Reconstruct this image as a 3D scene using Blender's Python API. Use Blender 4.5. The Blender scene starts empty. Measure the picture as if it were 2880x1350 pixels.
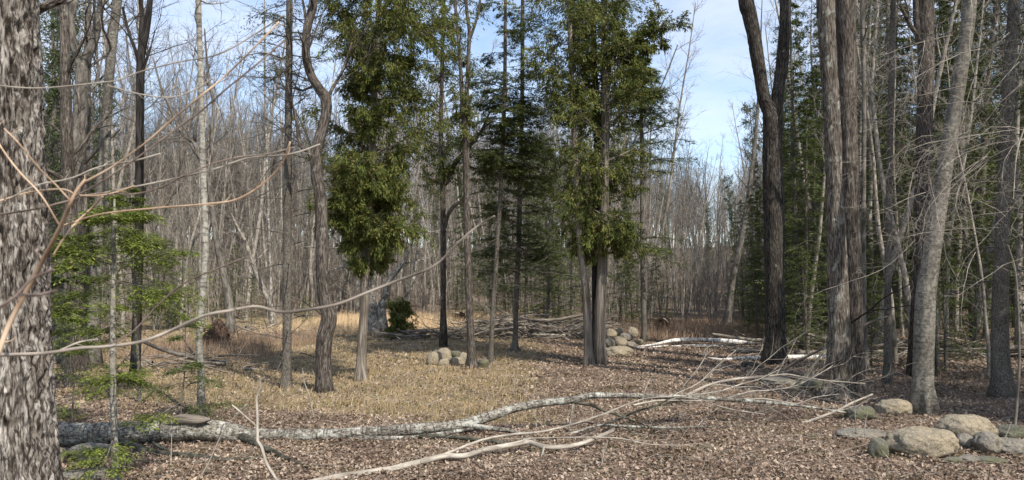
import bpy, math, numpy as np
from math import radians as R_
scene = bpy.context.scene
C = scene.collection
rng = np.random.default_rng(11)

# ------------------------------------------------------------------ camera, sky, sun
F = 2056.0; HY = 800.0; CX = 1440.0; CAMH = 1.70
cam_d = bpy.data.cameras.new('camera'); cam = bpy.data.objects.new('camera', cam_d); C.objects.link(cam)
cam.location = (0, 0, CAMH); cam.rotation_euler = (R_(90), 0, 0)
cam_d.sensor_width = 36; cam_d.lens = 36 * F / 2880; cam_d.shift_y = (HY - 675) / 2880
cam_d.clip_start = 0.05; cam_d.clip_end = 2000
scene.camera = cam
cam_d.dof.use_dof = True; cam_d.dof.focus_distance = 12.0; cam_d.dof.aperture_fstop = 5.6
scene.view_settings.view_transform = 'Standard'; scene.view_settings.look = 'None'
scene.view_settings.exposure = 0.87; scene.view_settings.gamma = 1
SUN_EL = R_(48); SUN_AZ = R_(143)          # azimuth clockwise from +Y (the view direction)
sd = np.array([math.sin(SUN_AZ)*math.cos(SUN_EL), math.cos(SUN_AZ)*math.cos(SUN_EL), math.sin(SUN_EL)])
w = bpy.data.worlds.new('World'); scene.world = w; w.use_nodes = True
nt = w.node_tree; nt.nodes.clear()
out = nt.nodes.new('ShaderNodeOutputWorld'); bg = nt.nodes.new('ShaderNodeBackground')
sky = nt.nodes.new('ShaderNodeTexSky'); sky.sky_type = 'NISHITA'; sky.sun_disc = False
sky.sun_elevation = SUN_EL; sky.sun_rotation = SUN_AZ; sky.air_density = 1.0; sky.dust_density = 0.3; sky.ozone_density = 1.6
tc = nt.nodes.new('ShaderNodeTexCoord')
mp = nt.nodes.new('ShaderNodeMapping'); mp.inputs['Scale'].default_value = (1.0, 1.0, 3.2)
nz = nt.nodes.new('ShaderNodeTexNoise'); nz.inputs['Scale'].default_value = 2.6; nz.inputs['Detail'].default_value = 7; nz.inputs['Roughness'].default_value = 0.6
cr = nt.nodes.new('ShaderNodeValToRGB'); cr.color_ramp.elements[0].position = 0.36; cr.color_ramp.elements[1].position = 0.70
cr.color_ramp.elements[0].color = (0.06,)*3+(1,); cr.color_ramp.elements[1].color = (0.72,)*3+(1,)
mx = nt.nodes.new('ShaderNodeMix'); mx.data_type = 'RGBA'; mx.inputs['B'].default_value = (4.5, 4.7, 5.3, 1)
for a, b in ((tc.outputs['Generated'], mp.inputs['Vector']), (mp.outputs[0], nz.inputs['Vector']), (nz.outputs[0], cr.inputs[0]),
             (cr.outputs[0], mx.inputs['Factor']), (sky.outputs[0], mx.inputs['A']), (mx.outputs['Result'], bg.inputs[0]), (bg.outputs[0], out.inputs[0])):
    nt.links.new(a, b)
bg.inputs[1].default_value = 0.13
sl = bpy.data.lights.new('sun', 'SUN'); sl.energy = 3.6; sl.angle = R_(0.6); sl.color = (1.0, 0.94, 0.85)
so = bpy.data.objects.new('sun', sl); C.objects.link(so)
from mathutils import Vector
so.rotation_euler = Vector(tuple(sd)).to_track_quat('Z', 'Y').to_euler(); so.location = (0, 0, 30)

# ------------------------------------------------------------------ helpers
def _h(i, j, k):
    n = (i*374761393 + j*668265263 + k*2147483647 ^ (i*k*97)) & 0x7fffffff
    n = (n ^ (n >> 13)) * 1274126177 & 0x7fffffff
    return ((n ^ (n >> 16)) & 0xffff) / 65535.0
def vnoise(p):
    p = np.asarray(p, float); i = np.floor(p).astype(np.int64); f = p - i; f = f*f*(3-2*f); r = 0
    for a in (0, 1):
        for b in (0, 1):
            for c in (0, 1):
                wt = (f[..., 0] if a else 1-f[..., 0])*(f[..., 1] if b else 1-f[..., 1])*(f[..., 2] if c else 1-f[..., 2])
                r = r + wt*_h(i[..., 0]+a, i[..., 1]+b, i[..., 2]+c)
    return r*2-1
def fbm(p, o=4, lac=2.1, g=0.5):
    p = np.asarray(p, float); s = 0; a = 1
    for _ in range(o): s = s + a*vnoise(p); p = p*lac+17.3; a *= g
    return s
def norm(v): return v/np.maximum(np.linalg.norm(v, axis=-1, keepdims=True), 1e-9)
def sst(a, b, x): t = np.clip((x-a)/(b-a), 0, 1); return t*t*(3-2*t)
def gz(x, y):
    x = np.asarray(x, float); y = np.asarray(y, float)
    p = np.stack([x*.5, y*.5, 0*x+3.3], -1)
    z = 0.035*fbm(p, 3) * sst(3, 9, y)
    z = z + 2.0*sst(34, 75, y) + 7.0*sst(62, 150, y) + .35*vnoise(np.stack([x*.06, y*.06, 0*x+1.7], -1))*sst(28, 50, y)
    z = z + 0.9*sst(10, 34, np.abs(x)-0.15*y)*sst(6, 22, y)
    return z
def pix(px, py, Y): return np.array([(px-CX)/F*Y, Y, CAMH-(py-HY)/F*Y])
def ydist(row): return F*CAMH/(row-HY)

def link(name, me, m=None, parent=None, loc=None):
    o = bpy.data.objects.new(name, me); C.objects.link(o)
    if m is not None and me is not None: me.materials.append(m)
    if parent is not None: o.parent = parent
    if loc is not None: o.location = loc
    return o
def tag(o, label=None, cat=None, group=None, kind=None):
    if label: o['label'] = label
    if cat: o['category'] = cat
    if group: o['group'] = group
    if kind: o['kind'] = kind
    return o
def thing(name, label, cat, loc=(0, 0, 0), group=None):
    return tag(link(name, None, loc=tuple(float(v) for v in loc)), label, cat, group)
class Buf:
    """collects quads / tris with a bark coordinate"""
    def __init__(s): s.v = []; s.q = []; s.t = []; s.b = []; s.n = 0
    def add(s, V, Q=None, T=None, B=None):
        V = np.asarray(V, float).reshape(-1, 3); s.v.append(V)
        s.b.append(V if B is None else np.asarray(B, float).reshape(-1, 3))
        if Q is not None: s.q.append(np.asarray(Q).reshape(-1, 4)+s.n)
        if T is not None: s.t.append(np.asarray(T).reshape(-1, 3)+s.n)
        s.n += len(V)
    def mesh(s, name, origin=(0, 0, 0), smooth=True):
        V = np.concatenate(s.v)-np.asarray(origin, float); B = np.concatenate(s.b)
        q = np.concatenate(s.q) if s.q else np.zeros((0, 4), int); t = np.concatenate(s.t) if s.t else np.zeros((0, 3), int)
        me = bpy.data.meshes.new(name); me.vertices.add(len(V)); me.vertices.foreach_set('co', V.astype(np.float32).ravel())
        me.loops.add(q.size+t.size); me.loops.foreach_set('vertex_index', np.concatenate([q.ravel(), t.ravel()]).astype(np.int32))
        me.polygons.add(len(q)+len(t))
        st = np.concatenate([np.arange(len(q))*4, q.size+np.arange(len(t))*3]).astype(np.int32)
        me.polygons.foreach_set('loop_start', st)
        me.polygons.foreach_set('use_smooth', np.full(len(q)+len(t), smooth))
        a = me.attributes.new('bark', 'FLOAT_VECTOR', 'POINT'); a.data.foreach_set('vector', B.astype(np.float32).ravel())
        me.update(calc_edges=True); return me
    def obj(s, name, m, parent=None, origin=(0, 0, 0), smooth=True):
        return link(name, s.mesh(name, origin, smooth), m, parent)
def frames(P):
    T = norm(np.gradient(P, axis=-2)); m = norm(T.mean(-2, keepdims=True))
    ref = np.zeros_like(m); ax = np.argmin(np.abs(m), -1); np.put_along_axis(ref, ax[..., None], 1.0, -1)
    N = norm(np.cross(T, np.broadcast_to(ref, T.shape))); return T, N, np.cross(T, N)
def tubes(buf, P, Rr, S=3, disp=None, cap=False):
    P = np.asarray(P, float); Rr = np.asarray(Rr, float)
    if P.ndim == 2: P = P[None]; Rr = Rr[None]
    N_, K = Rr.shape
    if N_ == 0: return
    T, A, B = frames(P); th = np.arange(S)/S*2*np.pi
    c = np.cos(th); s = np.sin(th)
    L = np.concatenate([np.zeros((N_, 1)), np.cumsum(np.linalg.norm(np.diff(P, axis=1), axis=-1), 1)], 1)
    rr = Rr[:, :, None]*np.ones(S)
    D = A[:, :, None]*c[:, None]+B[:, :, None]*s[:, None]
    bc = np.stack([rr*c, rr*s, L[:, :, None]+0*rr], -1) + rng.uniform(0, 50, (N_, 1, 1, 3))
    if disp is not None: rr = disp(rr, th, L[:, :, None]+0*rr, P[:, :, None]+D*rr[..., None])
    V = P[:, :, None]+D*rr[..., None]
    i = np.arange(N_)[:, None, None]*K*S + np.arange(K-1)[:, None]*S; j = np.arange(S); j2 = (j+1) % S
    Q = np.stack([i+j, i+j2, i+S+j2, i+S+j], -1)
    V = V.reshape(-1, 3); bc = bc.reshape(-1, 3); Tt = None
    if cap:
        n0 = len(V); ends = []
        V = np.concatenate([V, P[:, 0], P[:, -1]]); bc = np.concatenate([bc, P[:, 0]*0, P[:, -1]*0])
        tt = []
        for a in range(N_):
            b0 = a*K*S; b1 = b0+(K-1)*S
            tt.append(np.stack([b0+j2, b0+j, 0*j+n0+a], -1)); tt.append(np.stack([b1+j, b1+j2, 0*j+n0+N_+a], -1))
        Tt = np.concatenate(tt)
    buf.add(V, Q, Tt, bc)
def interp(P, t):
    """P [N,K,3], t [N] -> pos, tangent"""
    K = P.shape[1]; x = np.clip(t, 0, 1)*(K-1); i = np.minimum(x.astype(int), K-2); f = (x-i)[:, None]; n = np.arange(len(P))
    return P[n, i]*(1-f)+P[n, i+1]*f, norm(P[n, i+1]-P[n, i])
def grow(pos, d, L, K, trop=0, wig=.15, tropv=(0, 0, 1)):
    tv = np.asarray(tropv, float); out = [pos]; p = pos; st = (L/(K-1))[:, None]
    for k in range(K-1):
        d = norm(d + trop*tv + rng.normal(0, wig, d.shape)); p = p+d*st; out.append(p)
    return np.stack(out, 1)
def spawn(P, Rr, n, t0, t1, ang, Lf, K=4, trop=0, wig=.15, rs=.55, taper=.3, rmin=.002, flat=False, asd=10, rmax=9, phi=None):
    """n children for each parent; Lf(t, parent_len) -> length"""
    N_ = len(P); par = np.repeat(np.arange(N_), n)
    t = t0+(t1-t0)*((np.tile(np.arange(n), N_)+rng.uniform(0, 1, N_*n))/n)
    PP = P[par]; pos, tan = interp(PP, t)
    x = t*(Rr.shape[1]-1); i = np.minimum(x.astype(int), Rr.shape[1]-2); f = x-i; r = Rr[par, i]*(1-f)+Rr[par, i+1]*f
    pl = np.linalg.norm(np.diff(P, axis=1), axis=-1).sum(1)[par]
    if flat:
        side = norm(np.cross(tan, np.array([0, 0, 1.0])+0*tan)+1e-6)*np.where(np.arange(len(par)) % 2, 1, -1)[:, None]
        perp = norm(side+rng.normal(0, .18, side.shape))
    else:
        ph = np.arange(len(par))*2.4+rng.uniform(0, 1.2, len(par)) if phi is None else phi(len(par))
        ref = np.where(np.abs(tan[:, 2:3]) > .9, np.array([1.0, 0, 0]), np.array([0, 0, 1.0])); a = norm(np.cross(tan, ref)); b = np.cross(tan, a)
        perp = a*np.cos(ph)[:, None]+b*np.sin(ph)[:, None]
    an = np.radians(rng.normal(ang, asd, len(par)))[:, None]
    d = norm(tan*np.cos(an)+perp*np.sin(an)); L = Lf(t, pl)*rng.uniform(.6, 1.2, len(par))
    Q = grow(pos, d, L, K, trop, wig)
    r0 = np.clip(r*rs*rng.uniform(.7, 1.1, len(par)), rmin, rmax)
    return Q, r0[:, None]*np.linspace(1, taper, K)
def leaves(buf, P, n, ln, wd, ang=45, flat=0.0, droop=0.0, t0=0.1, jit=None):
    """diamond-shaped leaf quads along the twigs"""
    N_ = len(P); par = np.repeat(np.arange(N_), n); m = len(par)
    t = rng.uniform(t0, 1, m); pos, tan = interp(P[par], t)
    sd_ = norm(np.cross(tan, np.array([0, 0, 1.0])+0*tan)+1e-6)*np.where(rng.uniform(size=m) < .5, 1, -1)[:, None]
    rnd = norm(rng.normal(0, 1, (m, 3))); perp = norm(flat*sd_+(1-flat)*rnd)
    a = np.radians(rng.normal(ang, 18, m))[:, None]
    d = norm(tan*np.cos(a)+perp*np.sin(a)+np.array([0, 0, -droop])*rng.uniform(.3, 1.3, (m, 1)))
    up = norm(np.array([0, 0, 1.0])*flat+rng.normal(0, .55*(1.15-flat), (m, 3))); wv = norm(np.cross(d, up))
    l = (ln*rng.uniform(.6, 1.3, m))[:, None]; w_ = (wd*rng.uniform(.6, 1.3, m))[:, None]
    pos = pos+rng.normal(0, ln*(.42-.25*flat) if jit is None else jit, (m, 3))
    V = np.stack([pos, pos+d*l*.45+wv*w_*.5, pos+d*l, pos+d*l*.5-wv*w_*.5], 1)
    buf.add(V, np.arange(m*4).reshape(-1, 4))
def crm(pts, n):
    """catmull-rom resample of rows"""
    p = np.asarray(pts, float); p = np.concatenate([[2*p[0]-p[1]], p, [2*p[-1]-p[-2]]]); k = len(p)-3
    sgl = np.linalg.norm(p[2:-1, :2]-p[1:-2, :2], axis=1)+1e-6; cum = np.concatenate([[0], np.cumsum(sgl)]); cum /= cum[-1]
    u = np.linspace(0, 1, n); i = np.clip(np.searchsorted(cum, u, 'right')-1, 0, k-1); t = ((u-cum[i])/(cum[i+1]-cum[i]))[:, None]
    a, b, c, d = p[i], p[i+1], p[i+2], p[i+3]
    return .5*((2*b)+(-a+c)*t+(2*a-5*b+4*c-d)*t*t+(-a+3*b-3*c+d)*t**3)

# ------------------------------------------------------------------ materials
def newmat(name):
    m = bpy.data.materials.new(name); m.use_nodes = True; n = m.node_tree; n.nodes.clear()
    o = n.nodes.new('ShaderNodeOutputMaterial'); p = n.nodes.new('ShaderNodeBsdfPrincipled'); n.links.new(p.outputs[0], o.inputs[0])
    p.inputs['Roughness'].default_value = .9; p.inputs['Specular IOR Level'].default_value = .2
    return m, n, p
def N(n, t, **k):
    x = n.nodes.new(t)
    for a, b in k.items():
        if a in x.inputs.keys(): x.inputs[a].default_value = b
        else: setattr(x, a, b)
    return x
def ramp(n, src, stops):
    r = n.nodes.new('ShaderNodeValToRGB'); e = r.color_ramp.elements
    while len(e) < len(stops): e.new(.5)
    for i, (p, c) in enumerate(stops): e[i].position = p; e[i].color = tuple(c)+(1,) if len(c) == 3 else c
    n.links.new(src, r.inputs[0]); return r.outputs[0]
def mixc(n, f, a, b, mode='MIX'):
    x = n.nodes.new('ShaderNodeMix'); x.data_type = 'RGBA'; x.blend_type = mode
    for s, i in ((f, 'Factor'), (a, 'A'), (b, 'B')):
        if hasattr(s, 'links') or hasattr(s, 'is_output'): n.links.new(s, x.inputs[i])
        else: x.inputs[i].default_value = s if i == 'Factor' else tuple(s)+(1,)
    return x.outputs['Result']
def attrv(n, scale, off=0):
    a = N(n, 'ShaderNodeAttribute', attribute_name='bark'); m = N(n, 'ShaderNodeMapping'); m.inputs['Scale'].default_value = scale
    m.inputs['Location'].default_value = (off, off, off); n.links.new(a.outputs['Vector'], m.inputs['Vector']); return m.outputs[0]
def bark(name, dark, light, lichen=None, sc=30, stretch=.22, bump=.5, lich_amt=.55, lo=.38, hi=.62, bands=False, spots=None, plates=0):
    m, n, p = newmat(name)
    v = attrv(n, (sc, sc, sc*stretch)); nz = N(n, 'ShaderNodeTexNoise', Scale=1.0, Detail=6.0, Roughness=.62, Distortion=.5); n.links.new(v, nz.inputs['Vector'])
    col = ramp(n, nz.outputs[0], [(lo, dark), (hi, light)])
    v2 = attrv(n, (3.2, 3.2, 1.6), 7); n2 = N(n, 'ShaderNodeTexNoise', Scale=1.0, Detail=5.0, Roughness=.6); n.links.new(v2, n2.inputs['Vector'])
    tone = ramp(n, n2.outputs[0], [(.3, (.6, .58, .56)), (.7, (1.25, 1.25, 1.22))]); col = mixc(n, 1.0, col, tone, 'MULTIPLY')
    if plates:
        pa = attrv(n, (plates, plates, plates*.13), 5); wn = N(n, 'ShaderNodeTexNoise', Scale=1.2, Detail=4.0, Roughness=.6); n.links.new(pa, wn.inputs['Vector'])
        wm = mixc(n, .62, pa, wn.outputs['Color']); vr = N(n, 'ShaderNodeTexVoronoi', Scale=3.0, feature='DISTANCE_TO_EDGE'); n.links.new(wm, vr.inputs['Vector'])
        f = ramp(n, vr.outputs['Distance'], [(.0, (.42, .38, .35)), (.2, (1, 1, 1))]); col = mixc(n, 1.0, col, f, 'MULTIPLY')
    if lichen:
        v3 = attrv(n, (9, 9, 6), 3); n3 = N(n, 'ShaderNodeTexNoise', Scale=1.0, Detail=7.0, Roughness=.7); n.links.new(v3, n3.inputs['Vector'])
        f = ramp(n, n3.outputs[0], [(lich_amt, (0, 0, 0)), (lich_amt+.09, (.8, .8, .8))]); col = mixc(n, f, col, lichen)
    if bands:
        v4 = attrv(n, (5, 5, 42), 1); n4 = N(n, 'ShaderNodeTexNoise', Scale=1.0, Detail=3.0, Roughness=.6); n.links.new(v4, n4.inputs['Vector'])
        f = ramp(n, n4.outputs[0], [(.56, (0, 0, 0)), (.62, (.85, .85, .85))]); col = mixc(n, f, col, spots or (.05, .045, .04))
    n.links.new(col, p.inputs['Base Color'])
    b = N(n, 'ShaderNodeBump', Strength=bump, Distance=.02); n.links.new(nz.outputs[0], b.inputs['Height']); n.links.new(b.outputs[0], p.inputs['Normal'])
    return m
M = {}
M['maple'] = bark('maple_bark', (.055, .045, .038), (.38, .35, .315), (.52, .51, .46), sc=78, stretch=.17, bump=1.0, lich_amt=.61, lo=.42, hi=.57, plates=15)
M['dark'] = bark('dark_furrowed_bark', (.036, .03, .026), (.19, .165, .142), (.24, .235, .205), sc=60, stretch=.15, bump=.9, lich_amt=.6, plates=20)
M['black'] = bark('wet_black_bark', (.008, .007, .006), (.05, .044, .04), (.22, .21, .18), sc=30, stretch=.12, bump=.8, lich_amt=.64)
M['lichened'] = bark('lichen_patched_bark', (.045, .038, .032), (.25, .22, .185), (.31, .31, .26), sc=60, stretch=.14, bump=.9, lich_amt=.56, plates=20)
M['cedar'] = bark('cedar_bark', (.075, .06, .048), (.27, .235, .195), (.22, .22, .18), sc=44, stretch=.035, bump=.5, lich_amt=.66)
M['grey'] = bark('smooth_grey_bark', (.08, .074, .062), (.215, .195, .165), (.28, .28, .235), sc=26, stretch=.8, bump=.22, lich_amt=.58, bands=True, spots=(.07, .06, .05))
M['spruce'] = bark('spruce_bark', (.05, .043, .036), (.175, .155, .13), (.24, .24, .21), sc=60, stretch=.6, bump=.5, lich_amt=.6)
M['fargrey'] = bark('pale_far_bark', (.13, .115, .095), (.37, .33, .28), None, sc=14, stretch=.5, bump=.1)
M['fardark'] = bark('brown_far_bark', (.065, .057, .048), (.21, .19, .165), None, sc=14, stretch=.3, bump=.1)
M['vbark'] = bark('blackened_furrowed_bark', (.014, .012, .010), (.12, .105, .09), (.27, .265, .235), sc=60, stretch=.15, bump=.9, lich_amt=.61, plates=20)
M['poplar'] = bark('pale_poplar_bark', (.16, .148, .125), (.34, .32, .275), (.42, .42, .36), sc=26, stretch=.8, bump=.15, lich_amt=.6, bands=True, spots=(.08, .07, .06))
M['birch'] = bark('white_birch_bark', (.50, .47, .43), (.78, .76, .72), None, sc=10, stretch=1.5, bump=.08, bands=True)
M['oldbirch'] = bark('flaking_birch_bark', (.06, .053, .045), (.30, .275, .24), (.46, .44, .39), sc=20, stretch=.4, bump=.5, lich_amt=.52, bands=True)
M['log'] = bark('lichened_log_bark', (.04, .033, .026), (.32, .295, .25), (.48, .475, .41), sc=50, stretch=.6, bump=.8, lich_amt=.52, lo=.38, hi=.62, bands=True)
M['bough'] = bark('grey_brown_bough', (.15, .125, .105), (.33, .285, .24), None, sc=30, stretch=.2, bump=.15)
M['branch'] = bark('dry_pale_branch', (.20, .175, .145), (.43, .385, .325), None, sc=30, stretch=.2, bump=.15)
M['deadwood'] = bark('weathered_dead_wood', (.08, .065, .052), (.31, .27, .225), None, sc=30, stretch=.12, bump=.4)
M['mossbranch'] = bark('mossy_dark_branch', (.02, .02, .014), (.11, .105, .08), (.2, .21, .16), sc=34, stretch=.4, bump=.6, lich_amt=.58)
M['shoot'] = bark('tan_shoot_bark', (.30, .20, .13), (.56, .42, .30), None, sc=30, stretch=.2, bump=.1)
M['shootdark'] = bark('brown_shoot_bark', (.09, .065, .055), (.25, .195, .165), None, sc=30, stretch=.2, bump=.1)
M['root'] = bark('rotten_root_wood', (.018, .012, .009), (.11, .07, .05), None, sc=30, stretch=.2, bump=.9)

def simple(name, cols, rough=.9):
    """each leaf or blade takes its own tint"""
    m, n, p = newmat(name); g = N(n, 'ShaderNodeNewGeometry'); k = len(cols)
    col = ramp(n, g.outputs['Random Per Island'], [(i/(k-1) if k > 1 else 0, c) for i, c in enumerate(cols)])
    n.links.new(col, p.inputs['Base Color']); p.inputs['Roughness'].default_value = rough; return m, n, p, col
def foliage(name, cols, trans=.25):
    m, n, p, col = simple(name, cols, .55); p.inputs['Specular IOR Level'].default_value = .12; p.inputs['Roughness'].default_value = .75
    t = N(n, 'ShaderNodeBsdfTranslucent'); n.links.new(col, t.inputs[0]); x = N(n, 'ShaderNodeMixShader'); x.inputs[0].default_value = trans
    o = [q for q in n.nodes if q.type == 'OUTPUT_MATERIAL'][0]
    n.links.new(p.outputs[0], x.inputs[1]); n.links.new(t.outputs[0], x.inputs[2]); n.links.new(x.outputs[0], o.inputs[0]); return m
M['cedar_leaf'] = foliage('cedar_foliage', [(.034, .052, .014), (.075, .098, .024), (.145, .16, .038), (.18, .15, .05)])
M['hemlock_leaf'] = foliage('hemlock_foliage', [(.045, .066, .02), (.088, .115, .035), (.155, .17, .055)])
M['young_leaf'] = foliage('young_hemlock_foliage', [(.065, .095, .02), (.135, .175, .03), (.25, .27, .06)])
M['spruce_leaf'] = foliage('spruce_foliage', [(.045, .058, .022), (.08, .098, .035), (.14, .15, .055)])
M['far_leaf'] = foliage('distant_conifer_foliage', [(.04, .06, .03), (.08, .10, .045), (.13, .14, .06)])
m, n, p, col = simple('dead_leaf', [(.095, .062, .045), (.195, .138, .10), (.285, .21, .155), (.42, .34, .26), (.155, .105, .078), (.32, .245, .175)]); M['litter'] = m
tc = N(n, 'ShaderNodeTexCoord'); q = N(n, 'ShaderNodeTexNoise', Scale=.9, Detail=6.0, Roughness=.7); n.links.new(tc.outputs['Object'], q.inputs['Vector'])
n.links.new(mixc(n, 1.0, col, ramp(n, q.outputs[0], [(.36, (.6, .57, .54)), (.6, (1.15, 1.15, 1.15))]), 'MULTIPLY'), p.inputs['Base Color'])
M['grass'] = simple('dry_grass', [(.26, .185, .095), (.40, .30, .165), (.52, .405, .25), (.20, .17, .07), (.36, .245, .14)])[0]
M['stalk'] = simple('dead_meadow_stalks', [(.38, .26, .145), (.60, .44, .26), (.70, .54, .34), (.40, .25, .14)])[0]
M['redstalk'] = simple('rusty_undergrowth_stalks', [(.19, .12, .08), (.29, .2, .135), (.38, .28, .19)])[0]
def stone(name, dark, light, warm):
    m, n, p = newmat(name); tc = N(n, 'ShaderNodeTexCoord')
    a = N(n, 'ShaderNodeTexNoise', Scale=26.0, Detail=8.0, Roughness=.7); b = N(n, 'ShaderNodeTexNoise', Scale=3.2, Detail=5.0, Roughness=.6)
    for q in (a, b): n.links.new(tc.outputs['Object'], q.inputs['Vector'])
    col = ramp(n, a.outputs[0], [(.3, dark), (.68, light)]); f = ramp(n, b.outputs[0], [(.42, (0, 0, 0)), (.62, (.75,)*3)]); col = mixc(n, f, col, warm)
    c = N(n, 'ShaderNodeTexNoise', Scale=7.0, Detail=8.0, Roughness=.75); n.links.new(tc.outputs['Object'], c.inputs['Vector'])
    f = ramp(n, c.outputs[0], [(.54, (0, 0, 0)), (.66, (.8,)*3)]); col = mixc(n, f, col, (.085, .078, .055))
    d = N(n, 'ShaderNodeTexNoise', Scale=60.0, Detail=5.0, Roughness=.8); n.links.new(tc.outputs['Object'], d.inputs['Vector']); col = mixc(n, 1.0, col, ramp(n, d.outputs[0], [(.35, (.6, .6, .6)), (.65, (1.25, 1.25, 1.25))]), 'MULTIPLY')
    n.links.new(col, p.inputs['Base Color']); bm = N(n, 'ShaderNodeBump', Strength=.9, Distance=.03); n.links.new(a.outputs[0], bm.inputs['Height']); n.links.new(bm.outputs[0], p.inputs['Normal']); return m
M['stone_tan'] = stone('tan_boulder', (.15, .13, .095), (.36, .31, .23), (.37, .30, .20))
M['stone_grey'] = stone('grey_boulder', (.12, .11, .092), (.30, .275, .23), (.25, .215, .165))
M['stone_dark'] = stone('mossy_boulder', (.08, .075, .06), (.21, .195, .16), (.14, .14, .07))

# ground: leaf litter with dry meadow in the clearing
m, n, p = newmat('forest_floor'); M['ground'] = m
tc = N(n, 'ShaderNodeTexCoord')
def gn(scale, det=6.0, rough=.65, dist=0.0):
    q = N(n, 'ShaderNodeTexNoise', Scale=scale, Detail=det, Roughness=rough, Distortion=dist); n.links.new(tc.outputs['Object'], q.inputs['Vector']); return q.outputs[0]
lit = ramp(n, gn(22.0, 8.0, .8), [(.34, (.055, .039, .03)), (.46, (.155, .109, .08)), (.56, (.26, .192, .142)), (.68, (.40, .32, .245))])
vo = N(n, 'ShaderNodeTexVoronoi', Scale=17.0); n.links.new(tc.outputs['Object'], vo.inputs['Vector'])
lit = mixc(n, .35, lit, ramp(n, vo.outputs['Color'], [(.2, (.10, .066, .05)), (.5, (.25, .17, .125)), (.9, (.39, .30, .22))]))
gr = ramp(n, gn(30.0, 8.0, .8), [(.32, (.11, .078, .036)), (.5, (.27, .20, .12)), (.68, (.46, .365, .23))])
at = N(n, 'ShaderNodeAttribute', attribute_name='meadow')
nm = gn(1.1, 5.0, .7); add = N(n, 'ShaderNodeMath', operation='ADD'); n.links.new(at.outputs['Fac'], add.inputs[0]); n.links.new(nm, add.inputs[1])
msk = ramp(n, add.outputs[0], [(.86, (0, 0, 0)), (1.12, (1, 1, 1))])
col = mixc(n, msk, lit, gr)
olive = ramp(n, gn(1.7, 4.0, .6), [(.45, (1, 1, 1)), (.66, (.72, .80, .55))]); col = mixc(n, 1.0, col, olive, 'MULTIPLY')
col = mixc(n, 1.0, col, ramp(n, gn(.9, 6.0, .7), [(.36, (.66, .63, .6)), (.6, (1.12, 1.12, 1.12))]), 'MULTIPLY')
n.links.new(col, p.inputs['Base Color'])
bm = N(n, 'ShaderNodeBump', Strength=.8, Distance=.05); n.links.new(gn(24.0, 8.0, .8), bm.inputs['Height']); n.links.new(bm.outputs[0], p.inputs['Normal'])

# ------------------------------------------------------------------ ground
def meadow(x, y):
    """1 in the grassy clearing, 0 in the leaf litter"""
    right = 0.2+.045*(y-9)+.25*vnoise(np.stack([x*.7, y*.7, 0*x], -1))
    a = sst(right+.9, right-.9, x)*sst(8.2, 9.6, y+.35*x)*sst(-.42*y-3.5, -.42*y-1.5, x)
    far = sst(21, 25, y)*sst(.075*y+.5, .075*y-.8, x)*sst(-9, -6.5, x)
    return np.clip(np.maximum(a, far)*sst(40, 35, y), 0, 1)
ys = np.concatenate([np.arange(-14, 3, 1.5), np.linspace(3, 40, 230), np.linspace(41, 160, 90), np.array([180, 220, 300, 450, 700, 1100])])
xs = np.sinh(np.linspace(-6.2, 6.2, 281))*2.4
X, Y = np.meshgrid(xs, ys); Z = gz(X, Y); Z = Z + .012*fbm(np.stack([X*6, Y*6, 0*X], -1), 3)*sst(40, 20, Y)
b = Buf(); nx = len(xs); i = np.arange(len(ys)-1)[:, None]*nx+np.arange(nx-1); b.add(np.stack([X, Y, Z], -1), np.stack([i, i+1, i+nx+1, i+nx], -1))
g = b.obj('ground', M['ground']); tag(g, 'forest floor of brown fallen leaves around a dry grassy clearing', 'ground', kind='structure')
a = g.data.attributes.new('meadow', 'FLOAT', 'POINT'); a.data.foreach_set('value', meadow(X, Y).astype(np.float32).ravel())

# ------------------------------------------------------------------ hero trees
def trunk_poly(pts, n, Y0=None, base=True, lean=0.0):
    """pts: (px, row, width_px[, Y]) from the foot up"""
    if Y0 is None: Y0 = ydist(pts[0][1])
    rows = []
    for q in pts:
        Yq = q[3] if len(q) > 3 else Y0
        P = pix(q[0], q[1], Yq); rows.append([*P, q[2]/2/F*Yq])
    rows = np.array(rows)
    if base:
        z = gz(rows[0, 0], rows[0, 1]); rows[0, 2] = z
        rows = np.concatenate([[rows[0]-[0, 0, .18, 0]], rows])
    return rows
def furrow(amp=.06, fx=7.0, fz=.5, flare=0.0, fh=.22, z0=0.0, lobes=4, seed=0.0):
    def f(r, th, L, W):
        c = np.stack([np.cos(th)*fx*.5+0*r+seed, np.sin(th)*fx*.5+0*r, L*fz*6], -1)
        k = 1-np.abs(fbm(c, 3))*2.0; r2 = r*(1+amp*k*.6+.05*fbm(np.stack([np.cos(th)+0*r+seed, np.sin(th)+0*r, L*1.3], -1), 2))
        if flare:
            h = np.clip(W[..., 2]-z0, -.2, 50); e = np.exp(-np.maximum(h, 0)/fh)
            r2 = r2*(1+flare*e*(.55+.45*np.cos(lobes*th+seed)+.25*np.cos(2*th+seed*3)))
        return r2
    return f
def extend(rows, H):
    """carry a trunk on above the frame up to height H"""
    top = rows[-1]; d = norm(rows[-1, :3]-rows[-2, :3]); d = norm(d+np.array([0, 0, .6])); need = H-top[2]
    if need <= .3: return rows
    add = []; p = top[:3].copy()
    for k in range(1, 5):
        p = p+d*need/4*np.array([.7, .7, 1]); add.append([*p, max(top[3]*(1-k/4.6), .012)])
    return np.concatenate([rows, add])
ALLT = []
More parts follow.
